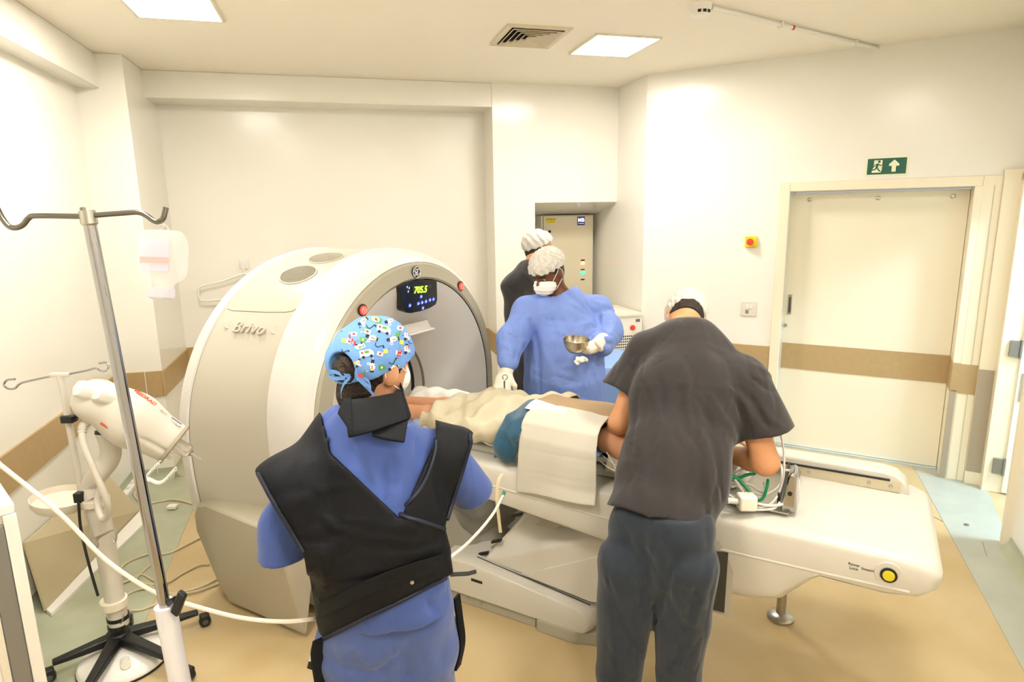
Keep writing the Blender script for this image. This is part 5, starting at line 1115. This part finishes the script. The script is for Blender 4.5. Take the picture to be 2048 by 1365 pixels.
if rr[3][0] is not None:
    h, n_ = rr[3]; text_mesh('model_name', 'Stellant', .020, h+n_*.002, rr[1][0]-rr[0][0], n_.cross(rr[1][0]-rr[0][0]), mat('print_grey', '#9a9488', .5), ij, .0005)
if rr[4][0] is not None:
    h, n_ = rr[4]; r_ = (rr[1][0]-rr[0][0]).normalized(); u_ = n_.cross(r_)
    st = MB().obox(h+n_*.001, r_*.034, u_*.011, n_*.001).build('sticker', mat('sticker_white', '#eeeeea', .5), ij); MB().obox(h+n_*.0022+u_*.008, r_*.034, u_*.003, n_*.0006).build('sticker_bar', mat('sticker_navy', '#1f2f78', .5), st)
    for k in range(3): MB().obox(h+n_*.0022-u_*(.001+.004*k), r_*.026, u_*.0007, n_*.0005).build('sticker_line', MATS['print_grey'], st)
PLAST = mat('clear_plastic', '#f3f1ea', .12, trans=.85, ior=1.3)
sy = he_+hx*.02+hu*.012
MB().lathe([(.030, 0), (.030, .055), (.026, .06), (.010, .075), (.005, .085), (.004, .12)], sy+hn*.01, hx, 20, cap=False).build('syringe', PLAST, ij)
for o_ in (-.05, .0): MB().obox(he_+hx*.02-hu*(.035)+hn*.03+hx*o_*1.3, hx*.022, hu*.014, hn*.012).build('sensor_plug', WHITE, ij, bevel=.004)
def coil(a, b, c, n=26, r=.007):
    s_ = spline([a, b, c], n*4); out = []
    for k, p in enumerate(s_):
        t = 2*PI*k/7; out.append(p+Vector((0, math.cos(t)*r, math.sin(t)*r))+RH*math.cos(t)*r*.3)
    return out
MB().tube(coil(px(320, 925, 2.62), px(295, 953, 2.62), px(300, 962, 2.62), 14), .0028, 5).build('coil_cord', WHITE, ij)
MB().tube(coil(px(296, 958, 2.62), px(322, 966, 2.62), px(352, 938, 2.62), 24), .0028, 5).build('coil_cord', WHITE, ij)
cb_ = spline([px(178, 842, 2.6), px(165, 856, 2.58), px(168, 890, 2.56), px(190, 945, 2.56), px(213, 1000, 2.58), px(216, 1030, 2.62), px(204, 1038, 2.64), px(195, 1010, 2.66), px(197, 985, 2.68), px(205, 968, 2.70)], 7)
MB().tube(cb_, .0135, 10).build('power_cord', IG, ij)
for k in range(9):
    p = cb_[1+k]; q = cb_[2+k]; MB().tube([p, p+(q-p).normalized()*.006], .0165, 10).build('strain_relief', IG, ij)
h, n_ = hitpx(210, 852, bvi)
if h is not None: MB().obox(h, hx*.02, hu*.004, hn*.004).build('orange_mark', MATS['print_orange'], ij, bevel=.002)
# side pole with crossbar
P0, P1 = px(120, 750, 2.62), px(165, 995, 2.76)
MB().tube([P0, P1], .0135, 14).build('side_pole', IW, ij)
MB().obox(P0+UPV*.0, RH*.04, UPV*.008, FH*.012).build('crossbar_clamp', IW, ij, bevel=.003)
dd = 2.62
MB().tube(spline([px(*q, dd) for q in ((30, 759), (14, 761), (8, 770), (16, 778), (30, 777), (40, 768), (60, 762), (112, 751))], 6), .0045, 8).build('hook_bar', CHROME, ij)
MB().tube(spline([px(*q, dd) for q in ((128, 750), (170, 742), (190, 737), (200, 742), (211, 742), (217, 734), (212, 726), (198, 727))], 6), .0045, 8).build('hook_bar', CHROME, ij)
ck = px(138, 838, 2.66); MB().obox(ck, RH*.026, UPV*.016, FH*.02).build('pole_clamp', BLACK, ij, bevel=.005); MB().tube([ck+RH*.02, ck+RH*.045+UPV*.012], .008, 8).build('clamp_knob', BLACK, ij)
MB().obox(px(158, 995, 2.72), RH*.016, UPV*.022, FH*.016).build('pole_clamp', BLACK, ij, bevel=.004)
# round tray
tc_ = px(124, 1000, 2.84)
MB().lathe([(.0, -.03), (.105, -.03), (.118, -.01), (.122, .018), (.118, .02), (.110, -.008), (.0, -.012)], tc_, (UPV+RH*.12).normalized(), 36).build('round_tray', CREAMP, ij)
MB().tube([tc_+RH*.11, px(186, 1003, 2.74)], .012, 8).build('tray_arm', CREAMP, ij)
MB().tube(spline([px(157, 1005, 2.7), px(162, 1060, 2.72), px(178, 1130, 2.74), px(196, 1192, 2.78)], 6), .006, 8).build('black_cord', BLACK, ij)
MB().tube(spline([px(*q, 2.66) for q in ((170, 1022), (178, 1050), (186, 1078), (192, 1098), (196, 1090), (196, 1078), (228, 1060), (233, 1068), (230, 1085), (222, 1072))], 4), .0035, 6).build('wire_hook', STEEL, ij)
MB().tube([px(186, 1078, 2.66), px(222, 1062, 2.66)], .004, 6).build('wire_hook', STEEL, ij)
MB().tube(spline([px(245, 1210, 2.86), px(246, 1235, 2.84), px(240, 1252, 2.86)], 5), .003, 6).build('wire_loop', STEEL, ij)
# star base
hub = Vector((ic.x, ic.y, .095)); MB().lathe([(0, -.02), (.058, -.02), (.055, .012), (.045, .022), (0, .022)], hub, UPV, 24).build('hub', BLACK, ij)
for q in ((408, 1228), (375, 1335), (255, 1232), (95, 1338), (165, 1400)):
    e = pz(*q, .065); v = (e-hub); v.z = 0; s_ = Vector((-v.y, v.x, 0)).normalized()
    a, b = hub+v*.1, hub+v*.93
    MB().rings([[p+s_*w_+UPV*z0, p-s_*w_+UPV*z0, p-s_*w_*.8+UPV*z1, p+s_*w_*.8+UPV*z1] for p, w_, z0, z1 in ((a, .032, -.02, .018), (a.lerp(b, .5), .026, -.022, .008), (b, .021, -.02, -.002))]).build('base_leg', BLACK, ij, bevel=.006)
    wc = Vector((e.x, e.y, .027)); cs = MB().lathe([(0, -.018), (.024, -.018), (.027, -.01), (.027, .01), (.024, .018), (0, .018)], wc, s_, 20).build('caster', mat('caster_black', '#202322', .35), ij)
    MB().obox(wc+UPV*.024, s_*.02, v.normalized()*.022, UPV*.012).build('caster_fork', BLACK, cs, bevel=.006)
    MB().lathe([(0, -.0195), (.013, -.0195), (.013, .0195), (0, .0195)], wc, s_, 16).build('caster_cap', mat('caster_grey', '#55554f', .5), cs)
# white round pedestal foot on the floor under the stand
pf = thing('round_floor_base', 'white round weighted base on the floor under the injector stand', 'stand base', tuple(pz(252, 1318, 0)))
MB().lathe([(0, 0), (.185, 0), (.185, .018), (.17, .036), (.06, .058), (0, .06)], pz(250, 1322, 0), UPV, 40).build('disc', WHITE, pf)
MB().lathe([(.183, .0), (.188, 0), (.188, .010), (.183, .012)], pz(250, 1322, 0), UPV, 40).build('rubber_edge', DARKM, pf)
MB().tube([pz(250, 1322, .05), pz(252, 1330, .065)], .02, 14).build('socket', WHITE, pf)
# ------------------------------------------------------------------ chrome drip stand in the foreground
T_, B_ = px(177, 437, 1.45), px(330, 1212, 1.66); vd = (B_-T_).normalized()
bf = T_+vd*((T_.z-.09)/-vd.z); iv = thing('drip_stand', 'tall chrome drip stand with two hooks and white lower tube', 'drip stand', (bf.x, bf.y, 0))
MB().tube([T_, B_+vd*.1], .0138, 20).build('chrome_tube', CHROME, iv)
MB().tube([B_, bf], .0265, 20).build('lower_tube', mat('tube_white', '#e6e6ee', .3), iv)
MB().lathe([(0, -.018), (.017, -.018), (.018, .012), (.012, .018), (0, .018)], T_, vd, 16).build('top_socket', STEEL, iv)
MB().tube(spline([px(*q, 1.45) for q in ((-8, 412), (4, 436), (18, 453), (32, 456), (46, 450), (58, 436), (75, 432), (165, 433))], 6), .0062, 10).build('hook_arm', HOOKM, iv)
MB().tube(spline([px(*q, 1.45) for q in ((188, 431), (240, 427), (275, 425), (292, 431), (306, 441), (316, 444), (326, 437), (332, 415))], 6), .0062, 10).build('hook_arm', HOOKM, iv)
MB().tube([px(165, 416, 1.44), px(170, 440, 1.44)], .006, 10).build('hook_arm', HOOKM, iv)
kb = px(350, 1200, 1.64); MB().tube([px(335, 1207, 1.66), kb], .008, 8).build('clamp_screw', BLACK, iv)
MB().obox(px(358, 1207, 1.64), (CR*.55-CU*.45).normalized()*.012, (CU*.9+CR*.35).normalized()*.030, CF*.010).build('clamp_knob', BLACK, iv, bevel=.005)
for k in range(5):
    a = 2*PI*k/5+.3; v = Vector((math.cos(a), math.sin(a), 0)); s_ = Vector((-v.y, v.x, 0)); f0 = Vector((bf.x, bf.y, .09))
    MB().rings([[p+s_*w_-UPV*.015, p-s_*w_-UPV*.015, p-s_*w_+UPV*.012, p+s_*w_+UPV*.012] for p, w_ in ((f0, .022), (f0+v*.22-UPV*.025, .015))]).build('base_leg', BLACK, iv, bevel=.004)
    MB().lathe([(0, -.012), (.025, -.012), (.025, .012), (0, .012)], Vector((bf.x, bf.y, .025))+v*.22, s_, 16).build('caster', BLACK, iv)
# infusion bottle
bt = thing('infusion_bottle', 'clear plastic infusion bottle hanging upside down from the drip stand hook', 'bottle', px(325, 600, 1.46))
BOT = mat('bottle_plastic', '#f4f2f4', .25, alpha=.2); LBL = mat('bottle_label', '#c9cadb', .5, alpha=.42); LBR = mat('bottle_label_red', '#e3aaa6', .5, alpha=.5)
vb = (px(322, 575, 1.46)-px(326, 465, 1.46)).normalized(); o_ = px(326, 520, 1.46); sb = CR.copy(); sb = (sb-vb*sb.dot(vb)).normalized(); fb = vb.cross(sb)
def bring_(h, wx, wy): return [o_+vb*h+sb*wx*math.copysign(abs(math.cos(a))**.6, math.cos(a))+fb*wy*math.copysign(abs(math.sin(a))**.7, math.sin(a)) for a in [2*PI*k/32 for k in range(32)]]
MB().rings([bring_(h, a, b) for h, a, b in ((-.068, .03, .01), (-.066, .040, .022), (-.045, .050, .032), (-.03, .052, .034), (.028, .052, .034), (.042, .046, .03), (.052, .030, .022), (.056, .024, .02), (.066, .023, .02))], cap=True).build('flask', BOT, bt)
MB().rings([bring_(h, a, b) for h, a, b in ((.066, .027, .022), (.070, .028, .023), (.088, .026, .022), (.092, .020, .018))]).build('cap', mat('bottle_cap', '#dcd9e4', .5, alpha=.55), bt)
for (h0, h1, m_, nm) in ((-.042, -.002, LBL, 'label_panel'), (-.002, .012, LBR, 'label_stripe'), (.012, .030, LBL, 'label_panel')):
    MB().obox(o_+vb*(h0+h1)/2-fb*.0355*(1 if fb.dot(CF) > 0 else -1), sb*.033, vb*(h1-h0)/2, fb*.0006).build(nm, m_, bt)
MB().tube(spline([o_-vb*.066-sb*.012, o_-vb*.08, px(318, 447, 1.455), o_-vb*.08+sb*.004, o_-vb*.066+sb*.012], 5), .002, 6).build('hanging_loop', BOT, bt)
# ------------------------------------------------------------------ white trolley at the lower left
tp = px(28, 1006, 1.75); e1 = Vector((-.80, -.60, 0)); e2 = Vector((-.60, .80, 0)); e2 = Vector((-.52, .85, 0)).normalized(); e1 = Vector((-e2.y, e2.x, 0))
tr = thing('equipment_trolley', 'white equipment cabinet corner with a grey metal profile', 'cabinet', (tp.x, tp.y, 0))
def tbx(a0, a1, b0, b1, z0, z1): c = Vector((tp.x, tp.y, 0))+e1*(a0+a1)/2+e2*(b0+b1)/2+UPV*(z0+z1)/2; return MB().obox(c, e1*(a1-a0)/2, e2*(b1-b0)/2, UPV*(z1-z0)/2)
tbx(0.002, .42, .01, .40, .05, tp.z-.03).build('body', CREAMP, tr)
tbx(0, .42, 0, .40, tp.z-.03, tp.z).build('top_panel', WHITE, tr, bevel=.005)
tbx(0, .030, -.006, .012, .05, tp.z-.03).build('frame_post', WHITE, tr, bevel=.003)
tbx(.030, .075, -.002, .012, .05, tp.z-.055).build('metal_profile', mat('alu_profile', '#8d8f93', .35, metal=.7), tr, bevel=.004)
tbx(.075, .095, -.006, .012, .05, tp.z-.055).build('frame_post', CREAMP, tr, bevel=.003)
tbx(.095, .42, -.004, .012, .05, tp.z-.055).build('door_panel', WHITE, tr, bevel=.003)
for a, b in ((.04, .04), (.38, .04), (.04, .36), (.38, .36)):
    c = Vector((tp.x, tp.y, .027))+e1*a+e2*b; MB().lathe([(0, -.012), (.027, -.012), (.027, .012), (0, .012)], c, e1, 16).build('caster', BLACK, tr)
# ------------------------------------------------------------------ loose boards, strip, cables by the left wall
q4 = [Vector((XL+.012, 3.43, .39)), Vector((XL+.012, 4.56, .30)), pz(277, 1022, .012), pz(88, 1224, .012)]
mb = MB(); nn = (q4[1]-q4[0]).cross(q4[3]-q4[0]).normalized(); mb.rings([[p for p in q4], [p+nn*.012*(1 if nn.x > 0 else -1) for p in q4]])
tag(mb.build('leaning_board', mat('board_beige', '#c3b593', .6), None, smooth=False, loc=q4[3]), 'dull beige board leaning against the left wall', 'board')
q5 = [q4[3]+Vector((.012, 0, -.008)), q4[2]+Vector((.02, 0, -.008)), pz(305, 1036, .004), pz(104, 1234, .004)]
tag(MB().rings([[p for p in q5], [p+UPV*.018 for p in q5]]).build('white_floor_strip', WHITE, None, smooth=False, loc=q5[3]), 'white panel strip lying on the floor beside the beige board', 'panel')
ps = thing('power_strip', 'white power strip on the floor by the left wall', 'power strip', tuple(pz(255, 985, .02)))
a, b = pz(238, 1005, .02), pz(272, 962, .02); v = (b-a).normalized(); s_ = Vector((-v.y, v.x, 0))
MB().obox((a+b)/2, v*((b-a).length/2), s_*.03, UPV*.02).build('housing', WHITE, ps, bevel=.006)
for k in range(3): MB().lathe([(0, 0), (.014, 0), (.014, .003), (0, .003)], a.lerp(b, .25+.25*k)+UPV*.02, UPV, 14).build('socket', IG, ps)
MB().obox(pz(345, 1014, .02), RH*.03, FH*.025, UPV*.012).build('adapter', WHITE, None, bevel=.004, loc=pz(345, 1014, 0)); tag(bpy.data.objects['adapter'], 'small white cable adapter lying on the green floor border', 'adapter')
CABM = mat('cable_beige', '#cdbf9c', .5)
cabs = [([(392, 1010), (350, 1000), (318, 1004), (292, 1008), (275, 1000), (270, 985), (286, 968)], .0075, 'beige cable looping past the power strip to the scanner'),
        ([(408, 1072), (372, 1090), (335, 1108), (300, 1108), (262, 1122), (243, 1136), (250, 1152), (290, 1168), (335, 1172)], .007, 'beige cable with a tight loop on the green border'),
        ([(418, 1130), (398, 1131), (365, 1148), (325, 1168), (285, 1150), (262, 1160), (234, 1172)], .006, 'thin beige cable crossing the floor seam'),
        ([(442, 1154), (408, 1172), (372, 1183), (335, 1188), (298, 1172), (272, 1162), (290, 1140), (318, 1118)], .006, 'beige cable curling behind the chrome drip stand'),
        ([(444, 1166), (390, 1184), (345, 1192), (318, 1206), (285, 1220), (262, 1222)], .0065, 'beige cable ending near the black caster'),
        ([(322, 1185), (290, 1178), (262, 1186), (238, 1202)], .006, 'short beige cable with a black tie by the stand')]
for pts, r_, lb in cabs:
    p3 = spline([pz(x_, y_, r_+.001+.004*(k % 2)) for k, (x_, y_) in enumerate(pts)], 8); tag(MB().tube(p3, r_, 8).build('floor_cable', CABM, None, loc=p3[0]), lb, 'cable', 'beige cables on the floor')
# ------------------------------------------------------------------ clear tubes
TUBE = mat('tube_clear', '#efe9da', .25, var=.05, vscale=20)
p3 = spline([tp+e1*.34+e2*.10+UPV*.008, tp+e1*.24+e2*.02+UPV*.06, px(-40, 898, 1.6), px(0, 930, 1.66), px(120, 1028, 1.72), px(200, 1110, 1.76), px(260, 1156, 1.78), px(320, 1190, 1.79), px(400, 1216, 1.80), px(480, 1236, 1.81), px(560, 1244, 1.82), px(625, 1239, 1.85), px(700, 1225, 2.05), px(800, 1180, 2.15), px(905, 1112, 2.3), px(950, 1072, 2.5), px(985, 1030, 2.66), px(1006, 992, 2.74)], 8)
tbk = thing('infusion_tube', 'long white tube running past the drip stand to the table', 'tube', p3[0]); MB().tube(p3, .0062, 8).build('hose', TUBE, tbk)
MB().tube([px(1004, 996, 2.74), px(1009, 984, 2.755)], .0075, 8).build('green_tip', mat('tip_green', '#2f7f5a', .4), tbk)
stp = spline([px(1004, 948, 2.74), px(996, 965, 2.72), px(994, 1000, 2.72), px(998, 1040, 2.73), px(1001, 1066, 2.74)], 6)
tag(MB().rings([[p+RH*.007, p-RH*.007, p-RH*.007+FH*.002, p+RH*.007+FH*.002] for p in stp]).build('tie_strap', CABM, None, loc=stp[0]), 'narrow beige cloth strap hanging from the drapes', 'strap')
rl = thing('paper_tube', 'white tube with a black end beside the apron', 'tube', px(628, 1330, 1.95)); MB().tube([px(642, 1285, 2.0), px(630, 1326, 1.97)], .020, 16).build('shaft', WHITE, rl); MB().tube([px(630, 1326, 1.97), px(627, 1338, 1.965)], .0205, 16).build('end_cap', BLACK, rl)
# ------------------------------------------------------------------ niche cabinet, white unit, blue table
ec_ = thing('electrical_cabinet', 'cream electrical cabinet in the wall niche with indicator lamps', 'cabinet', (2.22, 6.1, .0))
MB().box(1.945, 2.495, 6.02, 6.19, .0, 1.94).build('cabinet_box', CREAMP, ec_); MB().box(1.964, 2.478, 5.995, 6.02, .06, 1.932).build('cabinet_door', mat('cabinet_cream', '#dcd2b6', .4), ec_, bevel=.004)
MB().box(1.99, 2.085, 5.992, 5.996, 1.865, 1.915).build('warning_sticker', mat('sticker_yellow', '#f0dc4a', .5), ec_)
text_mesh('warning_text', 'ATENÇÃO', .022, (2.037, 5.990, 1.903), (1, 0, 0), (0, 0, 1), DARKM, ec_, .0005)
for k in range(2): MB().box(2.0, 2.075, 5.990, 5.992, 1.873+.011*k, 1.876+.011*k).build('text_line', mat('line_brown', '#9a8a3a', .5), ec_)
MB().box(2.315, 2.395, 5.991, 5.996, 1.84, 1.925).build('maker_badge', mat('badge_blue', '#2a3d8c', .4), ec_, bevel=.004); text_mesh('badge_text', 'MB', .052, (2.355, 5.989, 1.89), (1, 0, 0), (0, 0, 1), MATS['symbol_white'], ec_, .0006, bold=.001); MB().box(2.325, 2.385, 5.989, 5.991, 1.856, 1.859).build('badge_line', MATS['symbol_white'], ec_)
MB().lathe([(0, 0), (.014, 0), (.013, .008), (0, .009)], (2.025, 5.995, 1.785), (0, -1, 0), 16).build('lock', BLACK, ec_)
for z_, c_, e_ in ((1.46, '#ff7a60', 2.0), (1.365, '#3fd39a', 1.3)):
    MB().lathe([(0, 0), (.02, 0), (.019, .012), (.01, .016), (0, .016)], (2.376, 5.995, z_), (0, -1, 0), 20).build('indicator_lamp', mat('lamp'+c_, c_, .3, emit=e_), ec_); MB().box(2.355, 2.397, 5.991, 5.996, z_+.026, z_+.038).build('lamp_label', BLACK, ec_)
MB().box(2.355, 2.397, 5.991, 5.996, 1.29, 1.302).build('lamp_label', BLACK, ec_)
up = thing('power_unit', 'white floor unit with perforated front and red button', 'power unit', (2.3, 5.2, 0))
MB().box(2.08, 2.525, 4.95, 5.5, .0, 1.085).build('housing', WHITE, up, bevel=.01); MB().box(2.07, 2.53, 4.94, 5.5, 1.07, 1.095).build('lid', CREAMP, up, bevel=.004)
MB().lathe([(0, 0), (.024, 0), (.022, .014), (0, .016)], (2.43, 4.949, .972), (0, -1, 0), 20).build('red_button', MATS['signal_red'], up)
for x_ in (2.30, 2.345): MB().lathe([(0, 0), (.007, 0), (0, .004)], (x_, 4.949, .968), (0, -1, 0), 10).build('status_light', mat('led_lime', '#b8e85a', .4, emit=1.0), up)
MB().box(2.46, 2.50, 4.947, 4.951, 1.02, 1.045).build('name_plate', mat('plate_grey', '#77756c', .4), up)
hm = MB()
for i in range(22):
    for j in range(9): hm.box(2.11+.018*i, 2.12+.018*i, 4.947, 4.951, .70+.024*j, .712+.024*j)
tag(hm.build('vent_holes', DARKM, up, smooth=False), kind='stuff')
MB().box(2.11, 2.42, 5.0, 5.3, 1.096, 1.104).build('paper_sheet', SHEETP if 'SHEETP' in globals() else WHITE, None, loc=(2.26, 5.1, 1.096)); tag(bpy.data.objects['paper_sheet'], 'white paper lying on top of the white floor unit', 'paper')
bl_ = thing('instrument_table', 'small table under a blue cloth behind the gowned person', 'table', (1.86, 4.2, 0), -.3)
BLC = mat('cloth_blue', '#8fb0e8', .8, var=.06, vscale=10, bump=.1, bscale=100); bx0 = Vector((1.86, 4.2, 0)); ex_ = Vector((math.cos(-.3), math.sin(-.3), 0)); ey_ = Vector((-ex_.y, ex_.x, 0))
def ctab(s_, t):
    a = (s_-.5)*.9; b = (t-.5)*1.3; z = .90; x_, y_ = max(-.27, min(.27, a)), max(-.3, min(.3, b)); dx, dy = a-x_, b-y_; d_ = abs(dx)+abs(dy); z -= d_*1.0
    x_ += math.copysign(.02+.015*math.sin(30*b), dx) if dx else 0; y_ += math.copysign(.02+.015*math.sin(30*a), dy) if dy else 0
    p = bx0+ex_*x_+ey_*y_; return (p.x, p.y, z)
MB().grid(ctab, 36, 44).build('cloth_cover', BLC, bl_, solid=.004)
MB().obox(bx0+UPV*.88, ex_*.26, ey_*.29, UPV*.012).build('table_top', STEEL, bl_)
for a in (-.23, .23):
    for b in (-.26, .26): MB().tube([bx0+ex_*a+ey_*b, bx0+ex_*a+ey_*b+UPV*.87], .014, 10).build('leg', STEEL, bl_)
pp = bx0+UPV*.908-ey_*.05-ex_*.12
tag(MB().obox(pp, (ex_*.35+ey_*.9)*.2, (ex_*.9-ey_*.35)*.03, UPV*.004).build('white_wrap', mat('wrap_white', '#f1eee6', .8), None, loc=pp), 'folded white wrap lying on the blue table cloth', 'wrap')
# hangers on the back wall
def hanger(cx_, cz_, label):
    t = thing('wall_hanger', label, 'hanger', (cx_, 5.90, cz_), 0, 'wire hangers on the back wall')
    MB().box(cx_-.035, cx_+.035, 5.905, 5.92, cz_+.07, cz_+.16).build('wall_plate', WHITE, t, bevel=.004); MB().tube(spline([(cx_, 5.905, cz_+.12), (cx_, 5.87, cz_+.11), (cx_, 5.865, cz_+.05), (cx_, 5.88, cz_+.03)], 5), .010, 8).build('wall_hook', WHITE, t)
    k = .92; P_ = [(0, .035), (-.05, .02), (-.2, -.025), (-.36, -.055), (-.40, -.085), (-.405, -.15), (-.37, -.185), (-.2, -.18), (0, -.178), (.2, -.18), (.37, -.185), (.405, -.15), (.40, -.085), (.36, -.055), (.2, -.025), (.05, .02), (0, .035)]
    MB().tube(spline([(cx_+a*k, 5.86, cz_+b) for a, b in P_], 5), .009, 8).build('hanger_bar', WHITE, t)
hanger(-.80, 1.46, 'white hanger on a wall hook left of the scanner'); hanger(.66, 1.46, 'white hanger on the back wall right of the scanner top')
# ------------------------------------------------------------------ cables and pocket on the table end
WC = mat('cable_white', '#dedbd2', .4); GH = mat('hose_green', '#1f9a62', .3)
def tcab(pts, r_, m_, nm, lb, grp): p3 = spline([px(x_, y_, d_-.40) for x_, y_, d_ in pts], 8); tag(MB().tube(p3, r_, 8).build(nm, m_, None, loc=p3[0]), lb, 'cable', grp)
tcab(((1470, 950, 2.95), (1500, 930, 2.98), (1540, 920, 3.0), (1562, 932, 2.98), (1560, 970, 2.92), (1530, 990, 2.9), (1500, 985, 2.9)), .005, WC, 'monitor_cable', 'white cable looped under the elbow on the table end', 'cables on the table end')
tcab(((1560, 860, 2.9), (1568, 910, 2.92), (1566, 960, 2.9), (1550, 1000, 2.86), (1520, 1016, 2.84), (1480, 1000, 2.86)), .004, WC, 'monitor_cable', 'white cable rising beside the chrome bracket', 'cables on the table end')
tcab(((1470, 960, 2.88), (1500, 1000, 2.84), (1545, 1012, 2.82), (1585, 1000, 2.84), (1598, 970, 2.9), (1588, 945, 2.95), (1565, 940, 2.98)), .005, WC, 'monitor_cable', 'white cable making the widest loop over the chrome bracket', 'cables on the table end')
tcab(((1462, 975, 2.9), (1495, 968, 2.92), (1515, 980, 2.92), (1530, 985, 2.9), (1528, 965, 2.92)), .005, WC, 'monitor_cable', 'short white cable bent inside the cable tray', 'cables on the table end')
tcab(((1458, 990, 2.85), (1500, 1018, 2.82), (1545, 1018, 2.82), (1560, 1005, 2.84)), .004, WC, 'monitor_cable', 'thin white cable along the tray floor', 'cables on the table end')
tcab(((1462, 952, 2.9), (1480, 962, 2.9), (1500, 985, 2.88), (1510, 1000, 2.86)), .007, GH, 'green_hose', 'green hose running down into the cable tray', 'green hoses on the table end')
tcab(((1475, 958, 2.93), (1495, 950, 2.95), (1510, 948, 2.96)), .007, GH, 'green_hose', 'short green hose lying highest in the cable tray', 'green hoses on the table end')
tcab(((1505, 1004, 2.85), (1525, 998, 2.87), (1534, 975, 2.9), (1536, 960, 2.92)), .006, GH, 'green_hose', 'green hose curving up beside the shaded tray gap', 'green hoses on the table end')
pg = thing('plug_box', 'boxy white cable plug lying on the tray', 'plug', px(1493, 1005, 2.42)); c = px(1493, 1004, 2.42)
MB().obox(c, CR*.034, UPV*.03, hz(CF)*.028).build('housing', mat('plug_white', '#efebdc', .4), pg, bevel=.009, bseg=3); MB().tube([c-CR*.03, c-CR*.075+UPV*.006], .012, 10).build('cable_boot', WC, pg)
fp = thing('film_pocket', 'hanging clear pocket with a dark film below the table edge', 'pocket', px(1430, 1220, 2.45)); fd = 2.45
ql = [px(1422, 1078, fd), px(1470, 1092, fd-.02), px(1461, 1236, fd+.0), px(1406, 1218, fd+.02)]; cn = sum(ql, Vector())/4
MB().rings([ql, [p+CF*.004 for p in ql]]).build('sleeve', mat('pocket_plastic', '#a39d8c', .35), fp, smooth=False)
qd = [px(1425, 1102, fd-.004), px(1456, 1106, fd-.014), px(1448, 1226, fd-.004), px(1409, 1216, fd+.012)]
MB().rings([[p-CF*.003 for p in qd], [p for p in qd]]).build('film', mat('film_dark', '#2c2a22', .25), fp, smooth=False)
